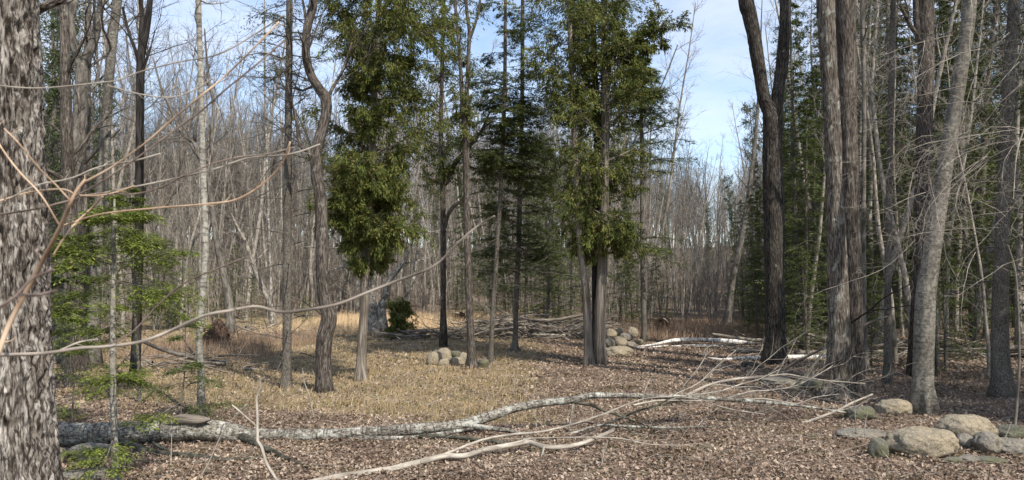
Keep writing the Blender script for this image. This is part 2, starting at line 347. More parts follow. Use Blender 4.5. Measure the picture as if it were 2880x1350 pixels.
def hero(label, pts, mat, H=13, forks=(), name='bare_tree', cat='tree', S=18, flare=.5, fh=.2, amp=.06, fx=7.0, fz=.5, crown='bare', Y0=None, nb=12, bl=2.2, seg=70, leafm=None, twig=None, group=None, cb=.45, dead=0, lobes=4, base=True, extra=None):
    Y0 = Y0 or ydist(pts[0][1]); rows = trunk_poly(pts, 0, Y0, base); base_p = rows[1 if base else 0, :3].copy()
    if H: rows = extend(rows, H)
    c = crm(rows, seg); c[:, 3] = np.maximum(c[:, 3], .006); root = thing(name, label, cat, base_p, group)
    b = Buf(); sdv = rng.uniform(0, 30); z0 = base_p[2]
    tubes(b, c[:, :3], c[:, 3], S, furrow(amp, fx, fz, flare=flare, fh=fh, z0=z0, seed=sdv, lobes=lobes), cap=True)
    b.obj('trunk', M[mat], root, base_p)
    stems = [c]
    for fk in forks:
        r2 = np.array([[*pix(q[0], q[1], q[3] if len(q) > 3 else Y0), q[2]/2/F*(q[3] if len(q) > 3 else Y0)] for q in fk])
        if H and fk[-1][1] <= 5: r2 = extend(r2, H)
        c2 = crm(r2, 40); c2[:, 3] = np.maximum(c2[:, 3], .005); fb = Buf(); tubes(fb, c2[:, :3], c2[:, 3], 12, furrow(amp, seed=sdv), cap=True)
        fb.obj('limb', M[mat], root, base_p); stems.append(c2)
    if nb:
        cb_ = Buf()
        for c_ in stems:
            P0 = c_[None, :, :3]; R0 = c_[None, :, 3]; k = nb if c_ is c else max(3, nb//2)
            B1, r1 = spawn(P0, R0, k, cb if c_ is c else .4, .98, 48, lambda t, L: bl*(1.25-t*.8), 7, .05, .16, .42, rmin=.008)
            B2, r2 = spawn(B1, r1, 6, .2, 1, 42, lambda t, L: L*.45, 5, .06, .18, .55, rmin=.004)
            B3, r3 = spawn(B2, r2, 5, .2, 1, 40, lambda t, L: L*.5, 4, .05, .2, .6, rmin=.0025)
            tubes(cb_, B1, r1, 5); tubes(cb_, B2, r2, 4); tubes(cb_, B3, r3, 3)
        cb_.obj('crown', M[twig or mat], root, base_p)
    if dead:
        db = Buf(); B1, r1 = spawn(c[None, :, :3], c[None, :, 3], dead, .12, .95, 88, lambda t, L: 1.15+0*t, 6, -.05, .12, .16, rmin=.004, rmax=.013, asd=12)
        B2, r2 = spawn(B1, r1, 6, .25, 1, 50, lambda t, L: L*.38, 4, -.04, .16, .5, rmin=.0022, flat=True)
        B3, r3 = spawn(B2, r2, 3, .2, 1, 45, lambda t, L: L*.45, 3, 0, .18, .5, rmin=.0016, flat=True)
        tubes(db, B1, r1, 4); tubes(db, B2, r2, 3); tubes(db, B3, r3, 3); tag(db.obj('dead_branches', M['spruce'], root, base_p), kind='stuff')
    if extra: extra(root, c, stems, base_p)
    return root, c, base_p

def conifer_crown(root, c, base_p, z0, z1, width, kind='cedar', n=70, leafm='cedar_leaf', barkm='cedar', off=(0, 0), sub=7, nl=22, ln=.085, wd=.024, dens=1.0):
    """foliage on branches between heights z0 and z1; width(z) gives the reach"""
    zz = c[:, 2]; sel = (zz > z0-.3) & (zz < z1+.3)
    if sel.sum() < 4: return
    cc = c[sel]; P0 = cc[None, :, :3]; R0 = cc[None, :, 3]; k = len(cc)-1
    def Lf(t, L):
        z = cc[0, 2]+(cc[-1, 2]-cc[0, 2])*t; return width(z)
    if kind == 'cedar':
        Lf2 = lambda t, L: Lf(t, L)*(.80+.62*vnoise(np.stack([t*15+n, 0*t+n*.37, 0*t], -1)))*rng.uniform(.75, 1.25, len(t))
        B1, r1 = spawn(P0, R0, n, 0, 1, 66, Lf2, 7, .03, .12, .3, rmin=.005, rmax=.028, asd=16)
        s = np.linspace(0, 1, 7); B1[:, :, 2] += (-.10*np.sin(s*np.pi*1.0)-.05*s**2)*np.linalg.norm(B1[:, -1]-B1[:, 0], axis=-1)[:, None]
        B2, r2 = spawn(B1, r1, sub, .22, 1, 46, lambda t, L: L*.42+.06, 4, -.10, .22, .5, rmin=.002)
        B3, r3 = spawn(B2, r2, 3, .15, 1, 38, lambda t, L: L*.5+.03, 3, -.14, .22, .5, rmin=.0015)
        fl, dr, an = .3, .8, 30
    else:
        B1, r1 = spawn(P0, R0, n, 0, 1, 84, Lf, 7, -.035, .09, .28, rmin=.004, rmax=.02, asd=10)
        B2, r2 = spawn(B1, r1, sub, .16, 1, 52, lambda t, L: L*.36+.04, 4, -.05, .12, .5, rmin=.002, flat=True)
        B3, r3 = spawn(B2, r2, 3, .12, 1, 45, lambda t, L: L*.45+.03, 3, -.06, .14, .5, rmin=.0015, flat=True)
        fl, dr, an = .75, .16, 50
    b = Buf(); tubes(b, B1, r1, 4); tubes(b, B2, r2, 3); tag(b.obj('branches', M[barkm], root, base_p), kind='stuff')
    f = Buf(); leaves(f, B2, max(2, int(nl*.6*dens)), ln, wd, an, fl, dr, .1); leaves(f, B3, max(2, int(nl*.45*dens)), ln, wd, an, fl, dr, .0)
    leaves(f, B1, max(2, int(nl*.5*dens)), ln, wd, an, fl, dr, .45)
    f.obj('foliage', M[leafm], root, base_p, smooth=False)

rowz = lambda row, Y: CAMH-(row-HY)/F*Y
# the big maple at the left edge
hero('huge old maple with flaking grey plated bark at the left edge', [(20, 1560, 240), (20, 1350, 224), (16, 1100, 216), (8, 800, 208), (0, 500, 202), (-6, 250, 198), (-10, 0, 192)],
     'maple', 8.5, S=210, seg=430, amp=.17, fx=17, fz=1.3, flare=.35, nb=10, name='maple_tree', cb=.6, fh=.3, bl=2.6)
# left group
hero('slim pale sapling trunk just right of the huge maple, passing before the log', [(328, 1392, 24), (326, 1345, 21), (320, 1180, 17), (317, 1010, 16), (318, 850, 13), (320, 690, 9), (322, 560, 5)],
     'poplar', 0, nb=0, S=12, flare=.2, name='hemlock_sapling', Y0=ydist(1392)+.4, seg=60,
     extra=lambda root, c, st, bp: (conifer_crown(root, c, bp, rowz(860, 6.3), rowz(600, 6.3), lambda z: .72-.35*np.clip((z-1.7)/.6, 0, 1), 'hemlock', 17, 'young_leaf', 'spruce', sub=18, nl=30, ln=.042, wd=.012),
                                    conifer_crown(root, c, bp, rowz(1200, 6.3), rowz(1010, 6.3), lambda z: .6+0*z, 'hemlock', 6, 'young_leaf', 'spruce', sub=16, nl=30, ln=.042, wd=.012)))
hero('slender straight whitish-grey young tree with small dark knots, left of the root plate', [(566, 1172, 22), (566, 1060, 18), (560, 960, 17), (568, 850, 17), (577, 675, 17), (570, 450, 16), (565, 225, 15), (558, 0, 14)],
     'poplar', 9, S=16, flare=.25, nb=8, cb=.7, bl=.9, name='young_poplar')
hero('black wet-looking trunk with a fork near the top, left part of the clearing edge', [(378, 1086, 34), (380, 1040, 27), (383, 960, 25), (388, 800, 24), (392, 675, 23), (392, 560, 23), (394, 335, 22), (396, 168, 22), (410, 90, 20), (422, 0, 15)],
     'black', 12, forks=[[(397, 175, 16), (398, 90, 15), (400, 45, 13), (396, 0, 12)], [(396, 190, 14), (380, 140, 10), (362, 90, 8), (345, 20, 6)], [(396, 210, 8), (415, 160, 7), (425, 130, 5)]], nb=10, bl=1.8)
hero('brown-grey trunk leaning slightly left beside the forked tree', [(262, 1030, 40), (265, 900, 32), (275, 700, 30), (287, 520, 29), (297, 380, 27), (306, 230, 25), (318, 100, 24), (330, 0, 23)], 'grey', 12, nb=10, bl=2.0, S=16)
hero('stout old trunk dividing into two curving limbs high up on the left', [(180, 1010, 62), (188, 900, 50), (196, 700, 46), (210, 520, 42), (222, 380, 38), (230, 220, 34), (234, 180, 30)], 'fardark', 0,
     forks=[[(232, 200, 30), (222, 165, 24), (206, 120, 20), (200, 60, 19), (210, 0, 17)], [(233, 200, 26), (250, 150, 24), (268, 100, 22), (280, 40, 19), (286, 0, 17)]], nb=6, bl=1.6, Y0=16)
hero('mid-grey trunk standing just behind the old forked tree', [(236, 1000, 32), (238, 800, 24), (240, 600, 22), (243, 400, 20), (246, 200, 18), (248, 0, 16)], 'lichened', 13, nb=9, Y0=17.5)
hero('dark mossy trunk low between the maple and the sapling', [(216, 1000, 62), (214, 940, 46), (212, 840, 42), (206, 700, 38), (196, 560, 34), (188, 400, 30), (184, 200, 26), (180, 0, 24)], 'dark', 13, nb=9, Y0=14.2)
# straight spruce with dead branches and its neighbours
hero('straight grey spruce trunk bristling with dead drooping branches, left of the crooked tree', [(805, 1094, 33), (806, 1040, 27), (807, 950, 25), (808, 675, 23.5), (809, 500, 22), (811, 340, 20), (813, 170, 19), (814, 0, 17)],
     'spruce', 12, name='spruce_tree', nb=0, dead=64, flare=.3, S=16,
     extra=lambda root, c, st, bp: conifer_crown(root, c, bp, rowz(180, 11.9), 9.5, lambda z: .75+0*z, 'hemlock', 34, 'spruce_leaf', 'spruce', sub=8, nl=18, ln=.05, wd=.014))
hero('crooked dark-barked tree bending left then right above its swollen foot', [(913, 1106, 48), (912, 1060, 41), (908, 1010, 40), (914, 950, 43), (926, 892, 41), (914, 840, 37), (906, 770, 35), (906, 675, 34), (902, 560, 33), (890, 490, 31), (888, 430, 28), (908, 360, 28), (918, 310, 27), (916, 275, 30), (898, 250, 26), (872, 205, 24), (860, 145, 23), (864, 80, 22), (882, 0, 22)],
     'dark', 11, forks=[[(890, 470, 18), (870, 430, 15), (845, 405, 12), (835, 350, 9), (822, 290, 6), (800, 200, 4)], [(918, 280, 12), (940, 240, 8), (962, 200, 6), (990, 120, 4)]], nb=12, bl=1.3, S=24, amp=.12, seg=110)
hero('cedar with flared pale trunk and the broadest bushy green crown, in the clearing', [(1013, 1073, 36), (1016, 1020, 29), (1018, 960, 26), (1025, 850, 23), (1030, 700, 22), (1040, 560, 21), (1048, 400, 19), (1055, 200, 17), (1066, 0, 15)],
     'cedar', 10.5, name='cedar_tree', nb=0, flare=.75, fh=.14, S=24,
     extra=lambda root, c, st, bp: conifer_crown(root, c, bp, 2.0, 10.4, lambda z: 1.5*sst(1.6, 3.0, z)+.0-.34*np.abs(np.sin((z-2.0)*1.15)) - .5*np.clip((z-7)/3.5, 0, 1), 'cedar', 96, sub=10, nl=26, ln=.078, wd=.018, dens=3.0))
# old two-stemmed tree behind
def z6(l): return [(880+.298*u, 600+.298*v, w_) for u, v, w_ in l]
hero('massive old grey tree with two stems and whitish peeling limbs, behind the bushy cedar', [(1058, 948, 48), (1054, 915, 36), (1045, 868, 34), (1040, 820, 28), (1038, 760, 24), (1010, 700, 18), (990, 650, 14)], 'oldbirch', 0, S=36, flare=.15, fh=.4, amp=.12, lobes=5,
     forks=[[(1080, 940, 34), (1075, 900, 28), (1072, 870, 26), (1086, 838, 22), (1089, 808, 20), (1101, 779, 16), (1127, 749, 12), (1150, 700, 8), (1165, 640, 5)],
            [(1104, 925, 12), (1122, 885, 11), (1139, 845, 10), (1154, 808, 12), (1166, 767, 11), (1172, 725, 10), (1178, 686, 8), (1190, 600, 6), (1215, 520, 4)],
            [(1042, 780, 16), (1000, 745, 13), (975, 749, 12), (957, 704, 10), (940, 660, 8), (925, 600, 5)],
            [(1042, 850, 22), (1045, 790, 20), (1056, 720, 18), (1060, 600, 14), (1075, 480, 10), (1080, 350, 7), (1060, 200, 5)]], nb=8, bl=2.2, Y0=24.2, name='old_maple', cb=.4)
hero('narrow dark trunk rising directly behind the near stone heap', [(1247, 978, 20), (1247, 900, 16.5), (1246, 760, 15.5), (1246, 600, 15), (1242, 470, 14), (1240, 380, 13), (1243, 200, 11), (1248, 0, 9)],
     'dark', 13, forks=[[(1252, 640, 9), (1262, 600, 11), (1282, 575, 10), (1302, 563, 8), (1318, 520, 6)], [(1252, 520, 12), (1280, 460, 14), (1308, 425, 11), (1330, 400, 9), (1352, 370, 7), (1380, 310, 5)]], nb=5, name='cedar_tree', cb=.8,
     extra=lambda root, c, st, bp: conifer_crown(root, c, bp, rowz(500, 19.7), 11.5, lambda z: .95+0*z, 'cedar', 62, sub=6, nl=17, ln=.085, wd=.024, dens=1.7))
hero('dark trunk dividing into three upright stems, right foot of it beside the near stone heap', [(1328, 1036, 30), (1326, 1000, 23), (1320, 850, 20), (1314, 675, 19), (1312, 560, 18), (1310, 400, 18), (1306, 340, 17), (1300, 310, 12), (1296, 200, 10), (1286, 80, 9), (1280, 0, 8)],
     'dark', 12, forks=[[(1308, 360, 13), (1314, 240, 12), (1318, 140, 11), (1320, 90, 10), (1310, 0, 9)], [(1318, 120, 9), (1332, 80, 8), (1344, 40, 7), (1350, 0, 7)]], nb=8, bl=1.2,
     extra=lambda root, c, st, bp: conifer_crown(root, c, bp, rowz(390, 14.9), rowz(200, 14.9), lambda z: .35+0*z, 'cedar', 16, sub=6, nl=16, ln=.06, wd=.017, dens=1.8))
hero('thin hemlock trunk leaning slightly right, just right of the three-stemmed tree', [(1379, 1020, 18), (1381, 980, 14), (1388, 845, 13), (1398, 700, 12.5), (1412, 450, 12), (1420, 225, 11), (1421, 0, 9)], 'spruce', 13, name='hemlock_tree', nb=0, dead=34,
     extra=lambda root, c, st, bp: conifer_crown(root, c, bp, rowz(480, 16), 12, lambda z: .85+0*z, 'hemlock', 62, 'hemlock_leaf', 'spruce', sub=9, nl=26, ln=.065, wd=.02, dens=1.7))
hero('hemlock with a slightly flared dark foot, standing in front of the brush pile', [(1446, 989, 24), (1449, 950, 15), (1452, 840, 14), (1459, 675, 14), (1463, 500, 13), (1468, 300, 12), (1470, 0, 10)], 'spruce', 13, name='hemlock_tree', nb=0, dead=14,
     extra=lambda root, c, st, bp: conifer_crown(root, c, bp, rowz(740, 18.6), 12.6, lambda z: 1.45-.07*(z-2), 'hemlock', 95, 'hemlock_leaf', 'spruce', sub=9, nl=26, ln=.065, wd=.02, dens=1.7))
hero('slender brown trunk leaning left with a cedar crown above, left of the paired trunks', [(1657, 1030, 34), (1655, 990, 25), (1650, 850, 23), (1640, 760, 20), (1630, 675, 18), (1620, 500, 16), (1614, 350, 15), (1608, 200, 13), (1600, 0, 11)], 'cedar', 12, name='cedar_tree', nb=0, flare=.28,
     forks=[], dead=10, extra=lambda root, c, st, bp: conifer_crown(root, c, bp, rowz(330, 15.2), 11.5, lambda z: 1.15+0*z, 'cedar', 36, sub=8, nl=20, ln=.086, wd=.02, dens=2.5))
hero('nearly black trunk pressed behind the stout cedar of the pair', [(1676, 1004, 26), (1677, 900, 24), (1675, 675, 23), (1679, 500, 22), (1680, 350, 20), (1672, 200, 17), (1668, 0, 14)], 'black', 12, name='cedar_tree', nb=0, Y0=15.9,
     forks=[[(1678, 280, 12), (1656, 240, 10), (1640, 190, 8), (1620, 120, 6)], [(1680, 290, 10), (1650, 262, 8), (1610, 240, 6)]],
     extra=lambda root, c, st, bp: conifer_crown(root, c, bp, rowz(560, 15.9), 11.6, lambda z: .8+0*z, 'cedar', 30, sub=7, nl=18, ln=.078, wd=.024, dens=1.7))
hero('stout straight cedar in front of the boulder heap, frontmost of the paired trunks', [(1688, 1026, 42), (1688, 980, 32), (1690, 850, 29), (1697, 675, 27), (1700, 500, 25), (1702, 300, 22), (1700, 100, 19), (1699, 0, 17)], 'cedar', 12, name='cedar_tree', nb=0, flare=.28, S=22,
     forks=[[(1703, 200, 10), (1740, 165, 8), (1790, 140, 6), (1840, 90, 4), (1870, 60, 3)]],
     extra=lambda root, c, st, bp: (conifer_crown(root, c, bp, rowz(690, 15.2), 11.8, lambda z: .7+.75*sst(3.6, 5.5, z), 'cedar', 64, sub=9, nl=20, ln=.086, wd=.02, dens=2.7), conifer_crown(root, st[1][:, :], bp, st[1][0, 2]-.3, st[1][-1, 2]+.3, lambda z: .55+0*z, 'cedar', 26, sub=6, nl=20, ln=.078, wd=.024, dens=1.7)))
hero('thin hemlock with layered dark boughs, growing beside the boulder heap', [(1812, 963, 20), (1812, 940, 15), (1810, 850, 14), (1806, 675, 13), (1806, 500, 12), (1804, 330, 10), (1800, 230, 7), (1797, 150, 4)], 'spruce', 0, name='hemlock_tree', nb=0, Y0=21.5, flare=.8, fh=.25,
     extra=lambda root, c, st, bp: conifer_crown(root, c, bp, rowz(700, 21.5), rowz(190, 21.5), lambda z: 1.25-1.0*np.clip((z-4)/4.6, 0, 1), 'hemlock', 84, 'hemlock_leaf', 'spruce', sub=9, nl=26, ln=.075, wd=.023, dens=1.6))
hero('dark leaning trunk at the far right edge of the rusty grass', [(2043, 918, 24), (2052, 860, 18), (2062, 780, 16), (2080, 700, 15), (2098, 600, 14), (2112, 500, 12), (2125, 380, 10), (2135, 250, 8)], 'fardark', 14, nb=12, Y0=29.7)
# V-shaped pair
hero('blackened trunk splitting into a wide V of two tall stems, right of the fallen birch', [(2176, 1022, 74), (2178, 980, 56), (2180, 900, 52), (2178, 800, 50), (2177, 675, 52), (2176, 560, 54), (2172, 430, 52), (2170, 330, 44), (2150, 280, 34), (2136, 200, 34), (2122, 110, 36), (2108, 40, 38), (2098, 0, 40)],
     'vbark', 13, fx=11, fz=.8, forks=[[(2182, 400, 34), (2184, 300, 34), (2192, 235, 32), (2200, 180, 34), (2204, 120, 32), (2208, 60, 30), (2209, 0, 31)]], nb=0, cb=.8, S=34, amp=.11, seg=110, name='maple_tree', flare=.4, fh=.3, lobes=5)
hero('thick furrowed trunk with pale green lichen near its foot, left one of the close pair', [(2352, 1116, 86), (2354, 1070, 66), (2360, 960, 60), (2358, 850, 54), (2352, 675, 50), (2346, 500, 46), (2338, 300, 43), (2326, 100, 45), (2322, 0, 47)],
     'lichened', 13, nb=6, cb=.8, S=44, amp=.12, fx=11, fz=.8, seg=150, name='maple_tree', flare=.4, fh=.25, lobes=5)
hero('dark furrowed trunk, right one of the close pair, slightly behind the lichened one', [(2402, 1108, 66), (2404, 1050, 46), (2402, 900, 44), (2398, 750, 44), (2392, 600, 45), (2386, 400, 47), (2382, 200, 48), (2378, 0, 48)],
     'dark', 13, nb=6, cb=.8, S=44, amp=.14, fx=11, fz=.8, seg=150, name='maple_tree', flare=.5, fh=.3, lobes=4, Y0=11.7)
hero('slim straight spruce trunk between the close pair and the leaning trunk', [(2496, 1078, 27), (2497, 1000, 20), (2497, 850, 18.5), (2499, 675, 18), (2502, 450, 17), (2507, 220, 16), (2513, 0, 15)], 'spruce', 12, name='spruce_tree', nb=0, dead=58, S=16)
hero('thin dark trunk further back, just right of the close pair', [(2432, 1040, 20), (2430, 900, 15), (2428, 600, 13), (2430, 300, 12), (2424, 0, 11)], 'fardark', 13, nb=14, bl=1.6)
hero('thick dark upright trunk half hidden behind the leaning grey one', [(2592, 1100, 60), (2592, 1000, 45), (2592, 800, 42), (2594, 600, 41), (2600, 350, 40), (2604, 150, 41), (2600, 0, 44)],
     'dark', 13, forks=[[(2588, 120, 24), (2580, 60, 20), (2577, 0, 18)], [(2595, 120, 14), (2560, 70, 11), (2530, 10, 8)]], nb=8, cb=.7, S=30, amp=.12, seg=110, name='maple_tree', Y0=13.4)
hero('smooth grey trunk leaning to the right above the boulders', [(2594, 1162, 72), (2594, 1130, 57), (2596, 1060, 54), (2603, 850, 51), (2614, 760, 48), (2626, 675, 45), (2652, 500, 42), (2680, 335, 38), (2708, 160, 36), (2728, 0, 34)],
     'grey', 12, nb=7, cb=.75, S=36, amp=.035, seg=130, name='maple_tree', flare=.45, fh=.12, lobes=6, bl=1.6)
hero('grey spruce trunk with a mossy foot near the right edge', [(2820, 1117, 66), (2819, 1080, 52), (2812, 960, 44), (2814, 800, 40), (2818, 675, 36), (2826, 500, 34), (2834, 300, 32), (2846, 100, 30), (2853, 0, 29)],
     'spruce', 12, name='spruce_tree', nb=0, dead=64, S=26, seg=110, flare=.35)
hero('leaning pole-like whitish trunk left of the slender young tree', [(478, 918, 14), (492, 860, 12), (506, 800, 12), (523, 745, 11), (535, 710, 9), (548, 675, 8), (563, 655, 5)], 'oldbirch', 0, nb=0, Y0=29, name='dead_birch')
hero('twisting bare tree with forked crown behind the root plate', [(651, 952, 40), (648, 900, 26), (636, 800, 20), (616, 720, 17), (598, 600, 15), (585, 500, 14), (560, 440, 13), (545, 400, 12), (515, 380, 9), (490, 330, 7), (455, 250, 5), (430, 160, 4)],
     'fardark', 0, forks=[[(590, 520, 11), (598, 440, 10), (594, 380, 9), (600, 300, 8), (585, 200, 6), (575, 80, 4)], [(548, 400, 9), (548, 350, 8), (560, 280, 6), (590, 180, 4)]], nb=14, cb=.3, bl=2.0, Y0=23.3)
hero('bare tree leaning left behind the dead spruce branches', [(768, 900, 20), (757, 850, 16), (730, 790, 13), (706, 730, 11), (690, 680, 10), (668, 640, 8), (650, 600, 6)], 'fargrey', 0, nb=10, Y0=31, bl=1.6, cb=.3)
hero('pale birch stem standing near the leaning bare tree', [(766, 905, 12), (760, 860, 10), (762, 800, 9), (758, 700, 8), (752, 500, 7), (746, 300, 6), (744, 100, 5)], 'oldbirch', 14, nb=10, Y0=30)

# ------------------------------------------------------------------ forest templates and copies
def children_of(o): return [c for c in KIDS[o.name]]
KIDS = {}
def bare_template(H, r, mat, tw, nb=16, lean=.03, low=.35, spread=.22, multi=False):
    base = np.array([0, 0, -.15]); K = 14
    P = grow(base[None], norm(np.array([[rng.normal(0, lean), rng.normal(0, lean), 1.0]])), np.array([H]), K, .10, .05); Rr = (r*np.linspace(1, .12, K)**.85)[None]
    tb = Buf(); tubes(tb, P, Rr, 7)
    if multi:
        B0, r0 = spawn(P, Rr, 2, .15, .45, 22, lambda t, L: L*.7, 9, .1, .07, .75); tubes(tb, B0, r0, 6)
    cbuf = Buf()
    B1, r1 = spawn(P, Rr, nb, low, .99, 44, lambda t, L: H*spread*(1.25-t), 6, .09, .13, .45, rmin=.012)
    if multi:
        B1b, r1b = spawn(B0, r0, 9, .3, .99, 42, lambda t, L: H*spread*(1.0-.6*t), 6, .09, .13, .5, rmin=.01); B1 = np.concatenate([B1, B1b]); r1 = np.concatenate([r1, r1b])
    B2, r2 = spawn(B1, r1, 7, .15, 1, 38, lambda t, L: L*.48, 4, .08, .16, .5, rmin=.007)
    B3, r3 = spawn(B2, r2, 5, .15, 1, 36, lambda t, L: L*.5, 3, .08, .18, .6, rmin=.005)
    tubes(cbuf, B1, r1, 4); tubes(cbuf, B2, r2, 3); tubes(cbuf, B3, r3, 3)
    return [('trunk', tb.mesh('trunk'), mat), ('crown', cbuf.mesh('crown'), tw)]
def conifer_template(H, r, kind, z0, wmax, n, leafm, shape='cone', ln=.12, wd=.035, sub=6, nl=14, dead=0):
    base = np.array([0, 0, -.15]); K = 12; P = grow(base[None], np.array([[0, 0, 1.0]]), np.array([H]), K, .1, .02); Rr = (r*np.linspace(1, .1, K))[None]
    tb = Buf(); tubes(tb, P, Rr, 8); out = [('trunk', tb.mesh('trunk'), 'spruce')]
    wf = (lambda t: wmax*(1.02-t)**.8+.1) if shape == 'cone' else (lambda t: wmax*(.55+.45*np.sin(t*9+H))*(1.05-t)**.5+.15)
    a = z0/H
    if kind == 'cedar':
        B1, r1 = spawn(P, Rr, n, a, .99, 62, lambda t, L: wf((t-a)/(1-a)), 6, .04, .12, .3, rmin=.008, rmax=.03, asd=14); B2, r2 = spawn(B1, r1, sub, .2, 1, 46, lambda t, L: L*.42, 4, -.08, .2, .5, rmin=.004); fl, dr, an = .25, .5, 34
    else:
        B1, r1 = spawn(P, Rr, n, a, .99, 86, lambda t, L: wf((t-a)/(1-a)), 6, -.03, .09, .26, rmin=.006, rmax=.024, asd=9); B2, r2 = spawn(B1, r1, sub, .15, 1, 52, lambda t, L: L*.36, 4, -.05, .12, .5, rmin=.004, flat=True); fl, dr, an = .7, .18, 50
    c = Buf(); tubes(c, B1, r1, 3)
    if dead:
        D1, d1 = spawn(P, Rr, dead, .05, a+.1, 90, lambda t, L: 1.3+0*t, 5, -.05, .12, .1, rmin=.006, rmax=.012); D2, d2 = spawn(D1, d1, 5, .2, 1, 50, lambda t, L: L*.4, 3, -.03, .15, .5, rmin=.003, flat=True)
        tubes(c, D1, d1, 3); tubes(c, D2, d2, 3)
    out.append(('branches', c.mesh('branches'), 'spruce'))
    f = Buf(); leaves(f, B2, nl, ln, wd, an, fl, dr, .05); leaves(f, B1, nl, ln, wd, an, fl, dr, .3); out.append(('foliage', f.mesh('foliage', smooth=False), leafm)); return out
TPL = {
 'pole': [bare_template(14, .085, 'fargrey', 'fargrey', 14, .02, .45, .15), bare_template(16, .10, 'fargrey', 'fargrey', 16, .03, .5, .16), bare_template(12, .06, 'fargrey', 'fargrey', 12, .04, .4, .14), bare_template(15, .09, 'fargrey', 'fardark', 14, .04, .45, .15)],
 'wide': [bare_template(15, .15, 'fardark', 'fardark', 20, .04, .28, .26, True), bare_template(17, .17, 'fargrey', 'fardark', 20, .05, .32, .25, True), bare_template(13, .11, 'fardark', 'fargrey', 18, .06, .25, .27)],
 'spruce': [conifer_template(14, .15, 'hemlock', 1.6, 2.1, 120, 'spruce_leaf', nl=16, sub=8, dead=20), conifer_template(16, .17, 'hemlock', 2.6, 2.4, 130, 'spruce_leaf', nl=16, sub=8, dead=30), conifer_template(11, .11, 'hemlock', .8, 1.8, 100, 'hemlock_leaf', nl=16, sub=8)],
 'cedar': [conifer_template(12, .13, 'cedar', 1.8, 1.5, 95, 'far_leaf', 'col', sub=7, nl=14), conifer_template(14, .14, 'cedar', 3.0, 1.7, 95, 'far_leaf', 'col', sub=7, nl=13)],
 'fir': [conifer_template(4.2, .05, 'hemlock', .25, 1.2, 70, 'hemlock_leaf', nl=14, sub=8, ln=.07, wd=.022), conifer_template(2.6, .03, 'hemlock', .15, .85, 60, 'young_leaf', nl=14, sub=8, ln=.05, wd=.017)],
}
for k in TPL:
    for v in TPL[k]:
        for nm, me, mt in v: me.materials.append(M[mt])
def place(kind, x, y, name, label, cat, group, s=1.0, var=None, z=None):
    v = TPL[kind][rng.integers(len(TPL[kind])) if var is None else var]
    root = thing(name, label, cat, (x, y, float(gz(x, y)) if z is None else z), group)
    root.rotation_euler = (rng.normal(0, .035), rng.normal(0, .035), rng.uniform(0, 6.28)); root.scale = (s, s, s*rng.uniform(.92, 1.1))
    for nm, me, mt in v: link(nm, me, None, root)
    return root
def px_of(x, y): return CX+F*x/y
INFO = {
 'pole': ('bare_tree', 'slender pale grey leafless tree among many alike in the woods beyond the clearing', 'slender leafless trees behind the clearing'),
 'wide': ('bare_tree', 'branching brown-grey leafless tree among many alike in the woods beyond the clearing', 'branching leafless trees behind the clearing'),
 'spruce': ('spruce_tree', 'dark green conifer crowded with others in the shaded woods on the right', 'dark conifers in the right-hand woods'),
 'cedar': ('cedar_tree', 'olive green narrow cedar among the leafless trees beyond the clearing', 'olive cedars behind the clearing'),
 'fir': ('young_conifer', 'low young green conifer growing under the leafless trees', 'young conifers under the trees'),
}
pts = []
def ok(x, y, d):
    for a, b_ in pts:
        if (a-x)**2+(b_-y)**2 < d*d: return False
    pts.append((x, y)); return True
SECT = [(120, 'behind the huge maple'), (300, 'among the left-hand forked trunks'), (420, 'behind the black forked trunk'), (560, 'left of the slender whitish young tree'), (660, 'behind the root plate'), (800, 'left of the straight grey spruce trunk'), (930, 'behind the crooked tree'), (1130, 'behind the broad bushy cedar'), (1260, 'behind the near stone heap'),
 (1400, 'behind the three-stemmed tree'), (1560, 'behind the big brush pile'), (1700, 'behind the paired cedar trunks'), (1840, 'behind the boulder heap'), (1980, 'below the left of the open sky'), (2130, 'below the right of the open sky'), (2300, 'just right of the V-shaped trunk'), (2420, 'behind the close pair of trunks'), (2560, 'left of the leaning grey trunk'), (2700, 'behind the leaning grey trunk'), (2830, 'left of the mossy-footed right spruce'), (99999, 'at or beyond the right edge')]
LAB = {'pole': 'slender pale leafless tree', 'wide': 'branching brown-grey leafless tree', 'spruce': 'dark green conifer', 'cedar': 'olive green narrow cedar', 'fir': 'low young green conifer'}
def put(kind, x, y, **k):
    i = INFO[kind]; q = px_of(x, y) if y > 2 else 9999; q = min(q, 9999); sec = [t for l_, t in SECT if q < l_][0]; dep = 'near' if y < 34 else ('midway' if y < 50 else 'far')
    return place(kind, x, y, i[0], {True: 'small ', False: ''}[k.get('s', 1) < .66]+('tall ' if k.get('s', 1) > 1.04 else '')+LAB[kind]+' standing '+{'near': 'nearby', 'midway': 'midway back', 'far': 'far back'}[dep]+' '+sec, 'tree', i[2], **k)
# leafless woods
cnt = 0; tries = 0
while cnt < 255 and tries < 20000:
    tries += 1; y = 26+46*rng.uniform()**.8; x = rng.uniform(-.80, .80)*y; q = px_of(x, y)
    if y < 36 and 620 < q < 2050: continue
    if 1250 < q < 1480 and y < 44: continue
    if 1830 < q < 2110 and y < 50: continue
    if y < 40 and q > 2150: continue
    if not ok(x, y, .8): continue
    gap = 1830 < q < 2130
    kind = 'pole' if rng.uniform() < .72 else 'wide'
    put(kind, x, y, s=(.62 if gap else (1.02 if q < 1750 else .92))*rng.uniform(.8, 1.2)); cnt += 1
for (q, Y_, s) in [(345, 23, .9), (505, 27, 1.0), (690, 36, 1.1), (860, 38, 1.1), (1110, 41, 1.1), (1190, 38, 1.0)]: put('pole', (q-CX)/F*Y_, Y_, s=s)
